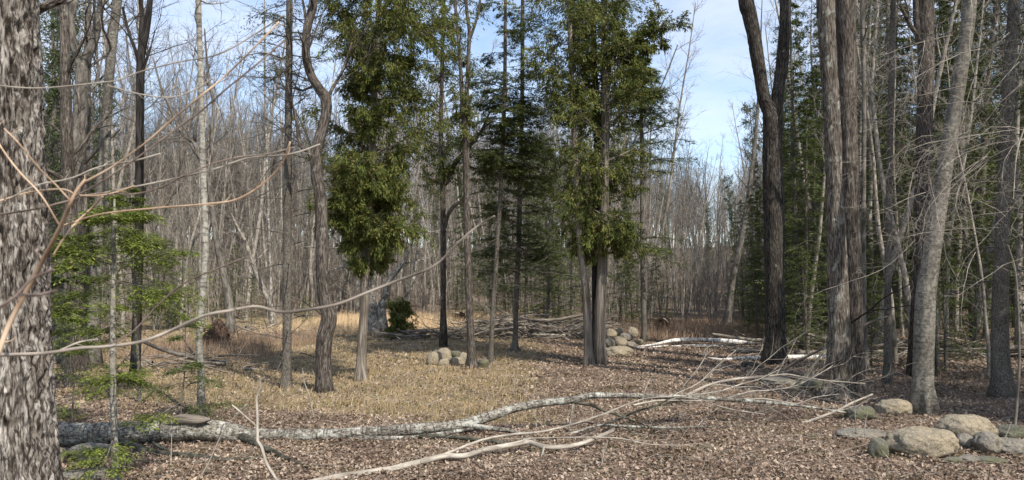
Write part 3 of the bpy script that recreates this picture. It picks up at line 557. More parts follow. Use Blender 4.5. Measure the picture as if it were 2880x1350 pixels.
# conifers of the right woods
for (q, Y_, s, v) in [(2250, 21, .9, 2), (2400, 24, 1, 1), (2470, 27, 1, 2), (2640, 27, 1, 2), (2740, 21, 1, 2), (2900, 18, 1, 2), (2965, 22, 1, 0), (3050, 16, 1, 1), (3000, 27, 1.1, 1), (2860, 27, 1.1, 0), (2780, 30, 1.1, 1), (2500, 32, 1, 0), (2360, 31, 1, 1), (2600, 35, 1.1, 0), (2700, 36, 1.1, 1), (2240, 29, .7, 2), (2330, 36, 1, 0), (2440, 38, 1, 1)]:
    put('spruce', (q-CX)/F*Y_, Y_, s=s, var=v)
for (q, Y_, s, v) in [(2380, 42, 1.3, 0), (2480, 45, 1.4, 1), (2560, 41, 1.3, 2), (2640, 44, 1.4, 0), (2700, 42, 1.3, 1), (2780, 40, 1.3, 0), (2850, 43, 1.4, 1), (2320, 45, 1.2, 2), (2750, 27, 1.15, 0), (2530, 28, 1.15, 1), (2670, 31, 1.2, 2), (2840, 30, 1.2, 0), (2430, 33, 1.15, 0)]: put('spruce', (q-CX)/F*Y_, Y_, s=s, var=v)
for (q, Y_, s) in [(2262, 18, .62), (2285, 21, .7), (2240, 23, .75), (2455, 21, .6), (2325, 24, .8), (2130, 24.5, .42)]: put('spruce', (q-CX)/F*Y_, Y_, s=s, var=2)
for (q, Y_, s) in [(2462, 19, .9), (2540, 24, 1), (2570, 18, .8), (2660, 20, 1), (2690, 26, 1), (2735, 18, .8), (2770, 24, 1), (2300, 26, .9), (2350, 22, .8), (2415, 27, 1), (2860, 17, .8), (2640, 15, .6), (2780, 13.5, .55), (2520, 15.5, .6), (2270, 19, .7), (2450, 22, 1), (2870, 22, 1), (2600, 30, 1), (2330, 30, 1), (2745, 31, 1.1)]: put('pole', (q-CX)/F*Y_, Y_, s=s, var=rng.integers(3))
for (X_, Y_, s) in [(9.4, 8.8, .95), (8.9, 6.5, .8), (10.2, 5.6, 1), (11.8, 8.2, 1.1), (12.5, 4.4, 1), (14.5, 7, 1.1), (14, 0.5, 1.0), (17.5, -3, 1.0), (17, 13, 1.1)]: put('spruce', X_, Y_, s=s)  # unseen spruces where the wood continues past the right edge, added for shade
for (q, Y_, s) in [(1540, 26, .62), (1480, 29, .7), (1605, 28, .65), (1390, 30, .6), (1570, 31, .8), (2130, 30, .55), (2165, 34, .7), (2090, 36, .5), (1780, 30, .45), (1330, 34, .6)]: put('spruce', (q-CX)/F*Y_, Y_, s=s, var=2)
# green trees scattered beyond the clearing
for (q, Y_, s, v) in [(2215, 33, .8, 1), (2140, 38, .85, 0), (2080, 42, .6, 0), (1990, 52, .55, 0), (2200, 27, .62, 0), (1560, 33, .72, 0), (1640, 36, .7, 1), (1500, 38, .7, 1), (1420, 40, .6, 0), (1380, 36, .5, 0), (1760, 40, .6, 0), (1300, 46, .6, 1), (1220, 44, .6, 0), (1150, 48, .6, 1), (980, 50, .6, 0), (160, 24, 1, 1), (100, 20, 1, 0), (60, 28, 1, 1), (250, 30, .9, 0), (330, 38, .7, 0), (860, 52, .6, 1), (1880, 56, .6, 1), (2290, 44, .9, 0)]:
    put('cedar', (q-CX)/F*Y_, Y_, s=s, var=v)
for (q, Y_, s, v) in [(706, 33, .55, 0), (860, 34, .5, 1), (640, 38, .9, 0), (560, 36, .9, 0), (1280, 33, .5, 0), (1440, 27, .5, 0), (1420, 30, .8, 1), (1740, 29, .9, 0), (1860, 31, .7, 0), (2130, 22, .72, 0), (2105, 25, .5, 1), (1530, 31, .9, 0), (450, 27, .9, 0), (240, 20, 1, 0), (2270, 17, .6, 0), (2450, 15, .5, 0), (2660, 14, .6, 0), (2740, 17, .8, 0), (2420, 20, .9, 0)]:
    put('fir', (q-CX)/F*Y_, Y_, s=s, var=v)

# far woods: one mass, instanced over the rising ground behind
def wood_mass(name, label, P_, S_, meshes):
    tcol = bpy.data.collections.new(name+'_kinds')
    for nm, parts in meshes:
        bb = Buf(); 
        for me, mt in parts:
            co = np.empty(len(me.vertices)*3, np.float32); me.vertices.foreach_get('co', co); vi = np.empty(len(me.loops), np.int32); me.loops.foreach_get('vertex_index', vi)
            ba = np.empty(len(me.vertices)*3, np.float32); me.attributes['bark'].data.foreach_get('vector', ba); bb.add(co, vi.reshape(-1, 4), None, ba)
        o = bpy.data.objects.new(nm, bb.mesh(nm)); o.data.materials.append(M[mt]); tcol.objects.link(o)
    me = bpy.data.meshes.new(name); me.vertices.add(len(P_)); me.vertices.foreach_set('co', P_.astype(np.float32).ravel()); at = me.attributes.new('size', 'FLOAT', 'POINT'); at.data.foreach_set('value', S_.astype(np.float32))
    o = link(name, me); tag(o, label, 'woods', kind='stuff'); ng = bpy.data.node_groups.new(name, 'GeometryNodeTree')
    ng.interface.new_socket('Geometry', in_out='INPUT', socket_type='NodeSocketGeometry'); ng.interface.new_socket('Geometry', in_out='OUTPUT', socket_type='NodeSocketGeometry')
    gi = ng.nodes.new('NodeGroupInput'); go = ng.nodes.new('NodeGroupOutput'); ip = ng.nodes.new('GeometryNodeInstanceOnPoints'); ci = ng.nodes.new('GeometryNodeCollectionInfo'); ci.inputs['Collection'].default_value = tcol
    ci.inputs['Separate Children'].default_value = True; ci.inputs['Reset Children'].default_value = True; ip.inputs['Pick Instance'].default_value = True
    rv = ng.nodes.new('FunctionNodeRandomValue'); rv.data_type = 'FLOAT_VECTOR'; rv.inputs[0].default_value = (-.09, -.09, 0); rv.inputs[1].default_value = (.09, .09, 6.28)
    ri = ng.nodes.new('FunctionNodeRandomValue'); ri.data_type = 'INT'; ri.inputs[4].default_value = 0; ri.inputs[5].default_value = len(meshes)-1; ri.inputs['Seed'].default_value = 5
    na = ng.nodes.new('GeometryNodeInputNamedAttribute'); na.data_type = 'FLOAT'; na.inputs[0].default_value = 'size'
    for a_, b_ in ((gi.outputs[0], ip.inputs['Points']), (ci.outputs[0], ip.inputs['Instance']), (rv.outputs[0], ip.inputs['Rotation']), (ri.outputs[2], ip.inputs['Instance Index']), (na.outputs[0], ip.inputs['Scale']), (ip.outputs[0], go.inputs[0])): ng.links.new(a_, b_)
    md = o.modifiers.new('instances', 'NODES'); md.node_group = ng; return o
def tm(kind, i): v = TPL[kind][i]; return (kind+'_kind', [(v[0][1], v[0][2]), (v[1][1], v[1][2])])
n_ = 1350; yy = 58+95*rng.uniform(size=n_)**1.1; xx = rng.uniform(-.95, .95, n_)*yy; q = px_of(xx, yy); gapm = (q > 1820) & (q < 2130)
k_ = ~(gapm & (yy < 75)); xx, yy, gapm = xx[k_], yy[k_], gapm[k_]
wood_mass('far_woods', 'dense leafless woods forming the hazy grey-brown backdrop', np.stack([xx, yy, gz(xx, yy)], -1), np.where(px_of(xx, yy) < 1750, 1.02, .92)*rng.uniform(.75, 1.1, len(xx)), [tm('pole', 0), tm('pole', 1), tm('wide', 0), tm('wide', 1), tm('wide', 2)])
n_ = 560; yy = 34+30*rng.uniform(size=n_); xx = rng.uniform(-.9, .9, n_)*yy; q = px_of(xx, yy); k_ = ~((q > 1820) & (q < 2130)) & ~((yy < 40) & (q > 620) & (q < 2100)); xx, yy = xx[k_], yy[k_]
wood_mass('thin_pole_woods', 'close-packed thin pale saplings standing among the larger leafless trees', np.stack([xx, yy, gz(xx, yy)], -1), rng.uniform(.4, 1.0, len(xx)), [tm('pole', 0), tm('pole', 1), tm('pole', 2)])
def sapling_template(H, r, lean):
    P = grow(np.array([[0, 0, -.1]]), norm(np.array([[lean, 0, 1.0]])), np.array([H]), 7, .1, .06); Rr = (r*np.linspace(1, .25, 7))[None]; tb = Buf(); tubes(tb, P, Rr, 5); cb_ = Buf()
    B1, r1 = spawn(P, Rr, 11, .2, 1, 42, lambda t, L: L*.24, 4, .06, .15, .5, rmin=.005); B2, r2 = spawn(B1, r1, 4, .2, 1, 40, lambda t, L: L*.5, 3, .05, .15, .6, rmin=.004); tubes(cb_, B1, r1, 3); tubes(cb_, B2, r2, 3)
    return [(tb.mesh('sapling_stem'), 'fargrey'), (cb_.mesh('sapling_twigs'), 'fargrey')]
n_ = 5200; yy = 24+60*rng.uniform(size=n_)**1.15; xx = rng.uniform(-.85, .85, n_)*yy; q = px_of(xx, yy)
keep = ~((yy < 37) & (q > 600) & (q < 1700)) & ~((yy < 31) & (q > 1650)) & ~((yy < 27) & (q < 700)); xx, yy = xx[keep], yy[keep]
wood_mass('sapling_thicket', 'thicket of thin bare saplings filling the edge of the woods', np.stack([xx, yy, gz(xx, yy)], -1), rng.uniform(.5, 1.5, len(xx)), [('sapling_kind', sapling_template(2.2+.8*k_, .02+.004*k_, .12*(k_ % 3))) for k_ in range(5)])

# ------------------------------------------------------------------ fallen wood
def pl(pts, seg=40):
    rows = np.array([[*pix(q[0], q[1], q[3]), q[2]/2/F*q[3]] for q in pts]); c = crm(rows, seg); c[:, 3] = np.maximum(c[:, 3], .0025); return c
def rest(c, lift=0.0):
    g_ = gz(c[:, 0], c[:, 1]); c[:, 2] = np.maximum(c[:, 2], g_+c[:, 3]*.55+lift); return c
def limbpart(root, name, pts, mat, S=8, seg=40, twigs=0, tl=.5, amp=.05, lab=None, origin=(0, 0, 0), rst=True, trop=.0):
    c = pl(pts, seg)
    if rst: c = rest(c)
    b = Buf(); tubes(b, c[:, :3], c[:, 3], S, furrow(amp, fx=5, fz=1.2, seed=rng.uniform(0, 20)), cap=True)
    if twigs:
        B1, r1 = spawn(c[None, :, :3], c[None, :, 3], twigs, .15, .98, 35, lambda t, L: tl+0*t, 6, trop, .14, .5, rmin=.0025, rmax=.006); B2, r2 = spawn(B1, r1, 4, .2, 1, 32, lambda t, L: L*.45, 4, trop, .16, .6, rmin=.0016)
        for B in (B1, B2): B[:, :, 2] = np.maximum(B[:, :, 2], gz(B[:, :, 0], B[:, :, 1])+.01)
        tubes(b, B1, r1, 4); tubes(b, B2, r2, 3)
    o = b.obj(name, M[mat], root, origin)
    if lab: o['label'] = lab
    return c
og = pix(700, 1230, 7.95); og[2] = 0
lg = thing('fallen_tree', 'long fallen lichen-spotted tree lying across the whole foreground, arching up in the middle', 'fallen tree', og)
limbpart(lg, 'trunk', [(60, 1214, 62.7, 7.7), (140, 1217, 61.6, 7.7), (223, 1222, 59.4, 7.75), (335, 1217, 58.2, 7.8), (447, 1211, 58.2, 7.85), (559, 1206, 56.0, 7.9), (670, 1221, 49.3, 7.95), (720, 1224, 35.8, 7.95), (888, 1224, 34.7, 8.0), (1000, 1220, 33.6, 8.0), (1111, 1211, 32.5, 8.1), (1223, 1203, 30.2, 8.2), (1307, 1192, 29.1, 8.3), (1390, 1167, 26.9, 8.4), (1440, 1150, 24.6, 8.5), (1524, 1134, 21.3, 8.55), (1607, 1125, 20.2, 8.6), (1663, 1113, 16.8, 8.65), (1775, 1113, 14.6, 8.7), (1887, 1116, 13.4, 8.8), (1999, 1120, 12.3, 8.9), (2110, 1128, 10.1, 9.0), (2160, 1132, 9.0, 9.05), (2272, 1144, 6.7, 9.1), (2383, 1161, 5.6, 9.2), (2495, 1176, 3.9, 9.3), (2607, 1181, 2.8, 9.35)],
         'log', 24, 300, 0, amp=.09, origin=og, rst=False)
BR = [([(335, 1239, 24, 7.7), (391, 1261, 22, 7.45), (447, 1278, 19, 7.3), (559, 1295, 17, 7.1), (642, 1306, 14, 6.95), (720, 1301, 11, 7.0), (760, 1297, 6, 7.1)], 'mossbranch', 0, 0),
      ([(430, 1245, 10, 7.6), (470, 1268, 9, 7.4), (500, 1281, 7, 7.25)], 'mossbranch', 0, 0),
      ([(680, 1228, 26, 7.9), (720, 1247, 22, 7.6), (754, 1268, 19, 7.35), (793, 1296, 15, 7.05), (832, 1314, 11, 6.85), (888, 1336, 8, 6.6)], 'mossbranch', 4, .3),
      ([(900, 1232, 12, 8.0), (1000, 1236, 13, 7.95), (1111, 1235, 12, 7.95), (1195, 1227, 12, 8.05), (1295, 1211, 10, 8.2), (1360, 1200, 6, 8.3)], 'log', 0, 0),
      ([(1180, 1226, 12, 8.0), (1279, 1229, 13, 7.9), (1351, 1238, 13, 7.8), (1440, 1247, 11, 7.7), (1500, 1255, 7, 7.6)], 'mossbranch', 0, 0),
      ([(1300, 1194, 15, 8.3), (1380, 1205, 14, 8.2), (1440, 1213, 12, 8.15), (1485, 1226, 8, 8.1)], 'log', 0, 0),
      ([(1600, 1130, 10, 8.6), (1663, 1139, 8, 8.55), (1697, 1155, 7, 8.5), (1753, 1172, 6, 8.45), (1797, 1189, 4, 8.4), (1850, 1210, 3, 8.3)], 'mossbranch', 4, .35),
      ([(1612, 1132, 8, 8.6), (1610, 1150, 8, 8.55), (1604, 1190, 8, 8.5), (1600, 1215, 8, 8.45)], 'log', 0, 0),
      ([(1591, 1228, 7, 8.3), (1635, 1211, 8, 8.3), (1691, 1196, 8, 8.35), (1775, 1200, 8, 8.4), (1887, 1203, 7, 8.45), (1999, 1200, 5, 8.6), (2160, 1211, 3, 8.7)], 'log', 8, .6),
      ([(1700, 1196, 7, 8.5), (1742, 1178, 7, 8.5), (1797, 1155, 7, 8.6), (1853, 1139, 6, 8.7), (1920, 1127, 5, 8.8)], 'mossbranch', 4, .5),
      ([(1780, 1140, 6, 8.7), (1850, 1127, 6, 8.7), (1930, 1127, 5, 8.8), (2010, 1128, 4, 8.9)], 'branch', 3, .5),
      ([(1925, 1116, 9, 8.85), (1960, 1098, 8.5, 8.95), (1999, 1081, 8, 9.05), (2061, 1067, 7.5, 9.2), (2148, 1059, 6.5, 9.4), (2210, 1053, 5.5, 9.5), (2248, 1059, 4.5, 9.55), (2310, 1069, 4, 9.6), (2372, 1074, 3, 9.65), (2434, 1079, 2, 9.7)], 'branch', 11, .8),
      ([(1937, 1113, 5, 8.85), (2024, 1100, 5, 9.0), (2086, 1080, 4, 9.2), (2136, 1066, 3, 9.3), (2190, 1040, 2, 9.5)], 'branch', 6, .7),
      ([(2040, 1122, 5, 9.0), (2111, 1101, 4.5, 9.1), (2161, 1098, 4, 9.2), (2240, 1084, 3.5, 9.3), (2322, 1041, 3, 9.5), (2342, 1027, 2, 9.55)], 'branch', 9, .7),
      ([(2060, 1124, 5, 9.0), (2150, 1122, 4, 9.1), (2240, 1135, 4, 9.15), (2290, 1118, 3, 9.3), (2360, 1108, 2, 9.4)], 'branch', 8, .6),
      ([(1880, 1116, 4, 8.8), (1960, 1080, 3.5, 8.9), (2010, 1035, 3, 9.0), (2070, 985, 2, 9.1)], 'branch', 6, .5),
      ([(1860, 1114, 3.5, 8.8), (1960, 1122, 3, 8.7), (2050, 1150, 3, 8.6), (2150, 1165, 2, 8.5)], 'branch', 5, .5)]
for p_, mt, tw, tl in BR: limbpart(lg, 'branch', p_, mt, 8, 40, tw, tl, origin=og, trop=.02)
# loose splinter of bark on the log
b = Buf(); c = pl([(455, 1194, 10, 7.8), (500, 1182, 26, 7.8), (560, 1182, 24, 7.8), (592, 1180, 6, 7.8)], 24); tubes(b, c[:, :3], c[:, 3], 8, furrow(.3)); o = b.obj('bark_slab', M['deadwood'], lg, og)
o['label'] = 'loose splintered slab of orange-brown bark on top of the log'
og = pix(1250, 1281, 7.0); og[2] = 0
lb = thing('fallen_branch', 'smooth cream-coloured curved branch rising from the bottom edge towards the middle', 'branch', og)
limbpart(lb, 'stem', [(850, 1372, 18, 6.1), (950, 1350, 18, 6.35), (1033, 1337, 18, 6.5), (1111, 1317, 18, 6.65), (1195, 1296, 17, 6.85), (1251, 1283, 16, 6.95), (1307, 1282, 15, 7.0), (1362, 1265, 15, 7.15), (1440, 1251, 15, 7.3), (1485, 1243, 14, 7.4), (1535, 1257, 14, 7.3), (1607, 1254, 13, 7.4), (1663, 1237, 11, 7.6), (1724, 1210, 9, 7.8)], 'branch', 12, 110, 0, amp=.05, origin=og)
limbpart(lb, 'side_branch', [(1240, 1283, 9, 6.95), (1290, 1262, 8, 7.1), (1362, 1236, 7, 7.4), (1440, 1222, 7, 7.6), (1524, 1214, 6, 7.7), (1607, 1194, 5.5, 7.9), (1691, 1167, 5, 8.1), (1775, 1133, 4.5, 8.3), (1831, 1119, 4, 8.5), (1930, 1113, 3, 8.6)], 'branch', 8, 60, 5, .4, origin=og)
limbpart(lb, 'side_branch', [(1470, 1243, 5, 7.4), (1496, 1233, 4, 7.5), (1719, 1231, 4, 7.6), (1830, 1250, 3, 7.5), (1950, 1252, 2, 7.5)], 'branch', 6, 40, 5, .4, origin=og)
limbpart(lb, 'side_branch', [(1530, 1257, 6, 7.25), (1526, 1275, 7, 7.2), (1522, 1290, 7, 7.2)], 'branch', 6, 12, 0, origin=og)
for lab, p_, mt, tw in [('dark mossy stick leaning steeply against the lichened trunk', [(2220, 1124, 11, 10.5), (2243, 1089, 10, 10.5), (2272, 1054, 9, 10.6), (2297, 1014, 8, 10.7), (2339, 960, 6, 10.8)], 'mossbranch', 2),
                        ('long brown pole slanting up to the lichened trunk behind the fan of twigs', [(2120, 1072, 9, 13), (2148, 1061, 9, 12.8), (2198, 1041, 8, 12.5), (2260, 1007, 8, 12.2), (2322, 977, 6, 12)], 'deadwood', 0),
                        ('broken pale stick crossing the twig ends near the boulders', [(2258, 1191, 8, 9.0), (2322, 1168, 8, 9.1), (2359, 1153, 7, 9.2), (2397, 1133, 6, 9.3), (2454, 1109, 5, 9.4)], 'branch', 2),
                        ('thin fallen pole lying in the shade behind the leaning grey trunk', [(2625, 985, 5, 15), (2700, 985, 7, 15), (2760, 981, 8, 15), (2790, 977, 8, 15)], 'deadwood', 6),
                        ('white-barked broken branch stub between the thick trunks', [(2420, 920, 8, 12), (2450, 905, 7, 12), (2480, 895, 5, 12), (2497, 890, 4, 12)], 'deadwood', 0)]:
    o_ = pix(p_[0][0], p_[0][1], p_[0][3]); r_ = thing('fallen_stick', lab, 'stick', o_); limbpart(r_, 'stem', p_, mt, 8, 30, tw, .4, origin=o_)
# dark arched dead bough in front of the slim spruce
o_ = pix(2394, 908, 11.2); r_ = thing('dead_bough', 'thin black crooked bough between the close pair and the leaning trunk', 'branch', o_)
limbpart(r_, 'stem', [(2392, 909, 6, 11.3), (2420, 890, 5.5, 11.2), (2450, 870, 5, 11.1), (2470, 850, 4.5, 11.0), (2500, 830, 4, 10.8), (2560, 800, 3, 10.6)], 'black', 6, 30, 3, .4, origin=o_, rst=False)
limbpart(r_, 'side_branch', [(2452, 874, 4, 11.1), (2500, 866, 3.5, 11), (2550, 860, 3, 10.9), (2582, 857, 2.5, 10.8)], 'black', 6, 20, 2, .3, origin=o_, rst=False)
# birches on the ground
for lab, ps in [('bright white fallen birch lying between the boulder heap and the V-shaped trunk', [[(1775, 979, 5, 20), (1844, 968, 7, 20), (1875, 961, 9, 20.3), (1903, 957, 11, 20.4), (1949, 955, 12, 20.6), (2019, 958, 13.5, 20.6), (2089, 963, 14, 20.5), (2112, 965, 15, 20.4), (2160, 964, 17, 20.4), (2216, 958, 17, 20.4)], [(1770, 985, 3, 19.6), (1833, 977, 5, 19.8), (1879, 972, 4, 20)], [(1888, 974, 4, 19.9), (1960, 971, 5, 20), (2040, 973, 4, 20)]]),
                ('second, shorter white birch half buried at the foot of the V-shaped trunk', [[(1993, 1006, 3, 16.3), (2019, 1010, 6, 16.3), (2054, 1015, 8, 16.4), (2089, 1019, 10, 16.4), (2124, 1020, 12, 16.5), (2200, 1018, 14, 16.6), (2260, 1018, 15, 16.6), (2332, 1019, 16, 16.6)]])]:
    o_ = pix(ps[0][0][0], ps[0][0][1], ps[0][0][3]); r_ = thing('fallen_birch', lab, 'fallen tree', o_)
    for i_, p_ in enumerate(ps): limbpart(r_, 'trunk' if i_ == 0 else 'branch', p_, 'birch', 14, 80, 0, amp=.04, origin=o_)
# a charred log by the V trunk
o_ = pix(2105, 1040, 14.8); r_ = thing('short_log', 'short dark log lying at the left foot of the V-shaped trunk', 'log', o_); limbpart(r_, 'trunk', [(2086, 1036, 14, 14.9), (2105, 1038, 20, 14.8), (2125, 1036, 18, 14.8), (2142, 1030, 12, 14.9)], 'mossbranch', 12, 20, 0, origin=o_)
# brush piles
def brush(label, x0, x1, y, hgt, nlog, ntw, seed=0, ls=1.0):
    xc = (x0+x1)/2; o_ = np.array([xc, y, float(gz(xc, y))]); r_ = thing('brush_pile', label, 'brush pile', o_)
    for k in range(nlog):
        L = rng.uniform(.8, 3.2)*ls; x = rng.uniform(x0, x1); yy_ = y+rng.uniform(-.9, .9); hf = 1-abs((x-xc)/(x1-x0)*2)**2
        z = gz(x, yy_)+rng.uniform(0.03, hgt)*max(hf, .15); a = rng.normal(0, .5); el = rng.normal(0, .16)
        d = np.array([math.cos(a)*math.cos(el)*(1 if rng.uniform() < .5 else -1), math.sin(a)*math.cos(el), math.sin(el)]); P = grow(np.array([[x, yy_, z]]), d[None], np.array([L]), 6, 0, .06)
        P[:, :, 2] = np.maximum(P[:, :, 2], gz(P[:, :, 0], P[:, :, 1])+.03); b = Buf(); tubes(b, P, (rng.uniform(.03, .09)*(.45+.55*ls)*np.linspace(1, .6, 6))[None], 7, cap=True)
        b.obj('log', M[['deadwood', 'deadwood', 'fargrey', 'fardark'][k % 4]], r_, o_)
    nt_ = ntw; x = rng.uniform(x0-.3, x1+.3, nt_); yy_ = y+rng.uniform(-1, 1, nt_); z = gz(x, yy_)+rng.uniform(0, hgt*1.1, nt_)*np.clip(1-np.abs((x-xc)/(x1-x0)*2)**2, .15, 1)
    a = rng.normal(0, .6, nt_)+np.where(rng.uniform(size=nt_) < .5, 0, np.pi); el = rng.normal(.05, .3, nt_); d = np.stack([np.cos(a)*np.cos(el), np.sin(a)*np.cos(el), np.sin(el)], -1)
    P = grow(np.stack([x, yy_, z], -1), d, rng.uniform(.4, 1.6, nt_), 5, -.03, .14); P[:, :, 2] = np.maximum(P[:, :, 2], gz(P[:, :, 0], P[:, :, 1])+.01); b = Buf(); tubes(b, P, rng.uniform(.008, .022, nt_)[:, None]*np.linspace(1, .3, 5), 4)
    tag(b.obj('twigs', M['deadwood'], r_, o_), kind='stuff')
brush('large grey brush pile of dead trunks and limbs in the middle of the clearing edge', -1.9, 2.1, 23.6, .62, 40, 560, ls=.72)
brush('low scatter of dead logs left of the large brush pile', -3.3, -1.7, 22.8, .28, 10, 80, ls=.55)
brush('small heap of cut logs and bark at the left edge of the tall dry grass', -9.6, -7.9, 24.5, .35, 10, 70, ls=.5)
brush('long low line of rotten wood behind the straight spruce trunk', -8.1, -6.0, 22.8, .12, 6, 40, ls=.5)
brush('tangle of dead brush behind the boulder heap', 1.9, 3.8, 26.5, .5, 9, 110)
brush('low pile of rotting limbs in the shade at the left, behind the young hemlock', -7.6, -5.4, 14.8, .25, 6, 60, ls=.45)
brush('dead wood and twigs lying in the dark right-hand woods', 8.2, 12.0, 17.0, .4, 5, 120, ls=.8)
brush('broken trunks in the shade right of the V-shaped trunk', 6.6, 8.6, 18.5, .45, 8, 60)
# root plates
def rootplate(label, q, row, wpx, hpx, pale):
    Y_ = ydist(row); Y_ = Y_; o_ = pix(q, row, Y_); o_[2] = gz(o_[0], o_[1]); W_ = wpx/F*Y_; H_ = hpx/F*Y_; r_ = thing('uprooted_stump', label, 'stump', o_)
    nn, mm = 40, 26; u = np.linspace(0, 2*np.pi, nn, endpoint=False); v = np.linspace(0, 1, mm); U, Vv = np.meshgrid(u, v); prof = (1-Vv**1.6)*.5+.06
    nz_ = 1+.45*fbm(np.stack([np.cos(U)*2+q, np.sin(U)*2, Vv*4], -1), 4); X_ = np.cos(U)*W_*prof*nz_+.12*W_*Vv; Y2 = np.sin(U)*W_*prof*.7*nz_; Z_ = Vv*H_*(1+.1*fbm(np.stack([U, Vv*3, U*0], -1)))-.05
    b = Buf(); i = np.arange(mm-1)[:, None]*nn; j = np.arange(nn); b.add(np.stack([X_, Y2, Z_], -1)+o_, np.stack([i+j, i+(j+1) % nn, i+nn+(j+1) % nn, i+nn+j], -1)); b.obj('root_mass', M['root'], r_, o_)
    k = 90; a = rng.uniform(0, 6.28, k); h = rng.uniform(.1, 1, k); pp = np.stack([np.cos(a)*W_*.4*(1-h**1.6)+.1*W_*h, np.sin(a)*W_*.3*(1-h), h*H_], -1)+o_
    P = grow(pp, norm(np.stack([np.cos(a), np.sin(a)-.5, rng.normal(0, .6, k)], -1)), rng.uniform(.15, .5, k), 5, -.15, .3); b = Buf(); tubes(b, P, rng.uniform(.006, .016, k)[:, None]*np.linspace(1, .3, 5), 4); tag(b.obj('roots', M['root'], r_, o_), kind='stuff')
    P = grow(np.array([o_+[0, -.1, H_*.85]]), np.array([[pale, -.3, .8]]), np.array([H_*.6]), 7, -.3, .2); b = Buf(); tubes(b, P, (.03*np.linspace(1, .4, 7))[None], 6, cap=True); o = b.obj('pale_root', M['branch'], r_, o_)
rootplate('dark shaggy upturned root plate at the left edge of the clearing', 607, 972, 74, 72, -.3)
rootplate('small brown upturned stump left of the brush pile, behind the dark trunks', 1292, 912, 40, 36, -.8)
rootplate('brown tuft-covered stump at the right end of the boulder heap', 1862, 932, 34, 40, .4)

# ------------------------------------------------------------------ stones
import bmesh
def rock(label, x0, x1, y0, y1, mat, Y_=None, dep=.8, blk=.25, seed=None, tilt=0, group=None):
    """box in the photo -> a boulder of that size standing on the ground"""
    Y_ = Y_ or ydist(y1); W_ = (x1-x0)/F*Y_; H_ = (y1-y0)/F*Y_; Yc = Y_+W_*dep*.42; W_ = (x1-x0)/F*Yc; xc = ((x0+x1)/2-CX)/F*Yc; zt = CAMH-(y0-HY)/F*Yc; zb = float(gz(xc, Yc)); zt = max(zt, zb+.05); H_ = (zt-zb)*1.3; c = np.array([xc, Yc, zt-H_/2])
    if CAMH-(y1-HY)/F*Y_ > zb+.07: H_ = (y1-y0)/F*Yc*1.12; c[2] = zt-H_/2
    bm = bmesh.new(); bmesh.ops.create_icosphere(bm, subdivisions=5 if (x1-x0) > 60 else 4, radius=1); P = np.array([v.co[:] for v in bm.verts]); s = rng.uniform(0, 40) if seed is None else seed
    f = 1+.17*fbm(P*1.2+s, 3)+.05*fbm(P*4+s, 3)
    pw = np.abs(P)**(1-blk)*np.sign(P); P = P*(1-blk)+pw*blk*1.05; P = P*f[:, None]
    for _ in range(5):                       # flat facets
        nrm = norm(rng.normal(0, 1, 3)); d = P@nrm; lim = rng.uniform(.80, .98); P = P-np.maximum(d-lim, 0)[:, None]*nrm*.85
    P = P+norm(P)*(.022*fbm(P*9+s, 3)+.03*np.minimum(fbm(P*3+s+9, 2), 0))[:, None]
    P = (P-(P.max(0)+P.min(0))/2)/((P.max(0)-P.min(0))/2)*np.array([W_/2, W_*dep/2, H_/2])
    ca, sa = math.cos(tilt), math.sin(tilt); P = np.stack([P[:, 0]*ca-P[:, 2]*sa, P[:, 1], P[:, 0]*sa+P[:, 2]*ca], -1)
    for v, p_ in zip(bm.verts, P): v.co = p_
    me = bpy.data.meshes.new('boulder'); bm.to_mesh(me); bm.free()
    for pg in me.polygons: pg.use_smooth = True
    o = link('boulder', me, M[mat], None, tuple(c)); tag(o, label, 'rock', group); return o
RP = 'boulders heaped at the right'
for a in [('large rounded tan oblong boulder with a dark hole at its upper left', 2492, 2704, 1203, 1300, 'stone_tan', 7.1, .6),
          ('small round dark boulder touching the left end of the oblong one', 2444, 2500, 1232, 1290, 'stone_dark', 7.05, .9),
          ('long low flat grey stone behind the round dark boulder', 2345, 2508, 1205, 1242, 'stone_grey', 8.0, .6),
          ('big domed boulder behind, its right side sunlit and pale yellow', 2632, 2796, 1166, 1240, 'stone_tan', 8.0, .7),
          ('pale blocky stone wedged right of the oblong boulder', 2690, 2748, 1218, 1270, 'stone_grey', 7.5, .9),
          ('upright wedge-shaped grey stone in the right heap', 2738, 2822, 1213, 1296, 'stone_grey', 7.3, .8),
          ('grey boulder cut off by the right edge of the picture', 2796, 2900, 1233, 1296, 'stone_grey', 7.25, .8),
          ('low wide stone at the back of the right heap, by the thin sapling', 2794, 2900, 1194, 1242, 'stone_dark', 8.0, .8),
          ('flat pale slab lying in front of the wedge-shaped stone', 2690, 2772, 1282, 1308, 'stone_grey', 6.95, .8),
          ('mossy low stone under the wedge-shaped one', 2730, 2830, 1288, 1314, 'stone_dark', 6.9, .7),
          ('dark slanting stone tucked under the oblong boulder', 2650, 2706, 1284, 1314, 'stone_dark', 6.9, .6),
          ('pale sunlit boulder at the left foot of the leaning grey trunk', 2464, 2564, 1121, 1174, 'stone_tan', 9.5, .7),
          ('olive-grey boulder beneath the twig ends, left of the pale sunlit one', 2378, 2462, 1140, 1192, 'stone_dark', 9.1, .7),
          ('broad grey boulder left of the lichened trunk, behind the twigs', 2140, 2240, 1060, 1098, 'stone_grey', 12.3, .7),
          ('brownish boulder against the lichened trunk, behind the twigs', 2236, 2328, 1066, 1104, 'stone_dark', 11.8, .7)]:
    rock(*a, group=RP)
G2 = 'stones of the heap by the dark trunks'
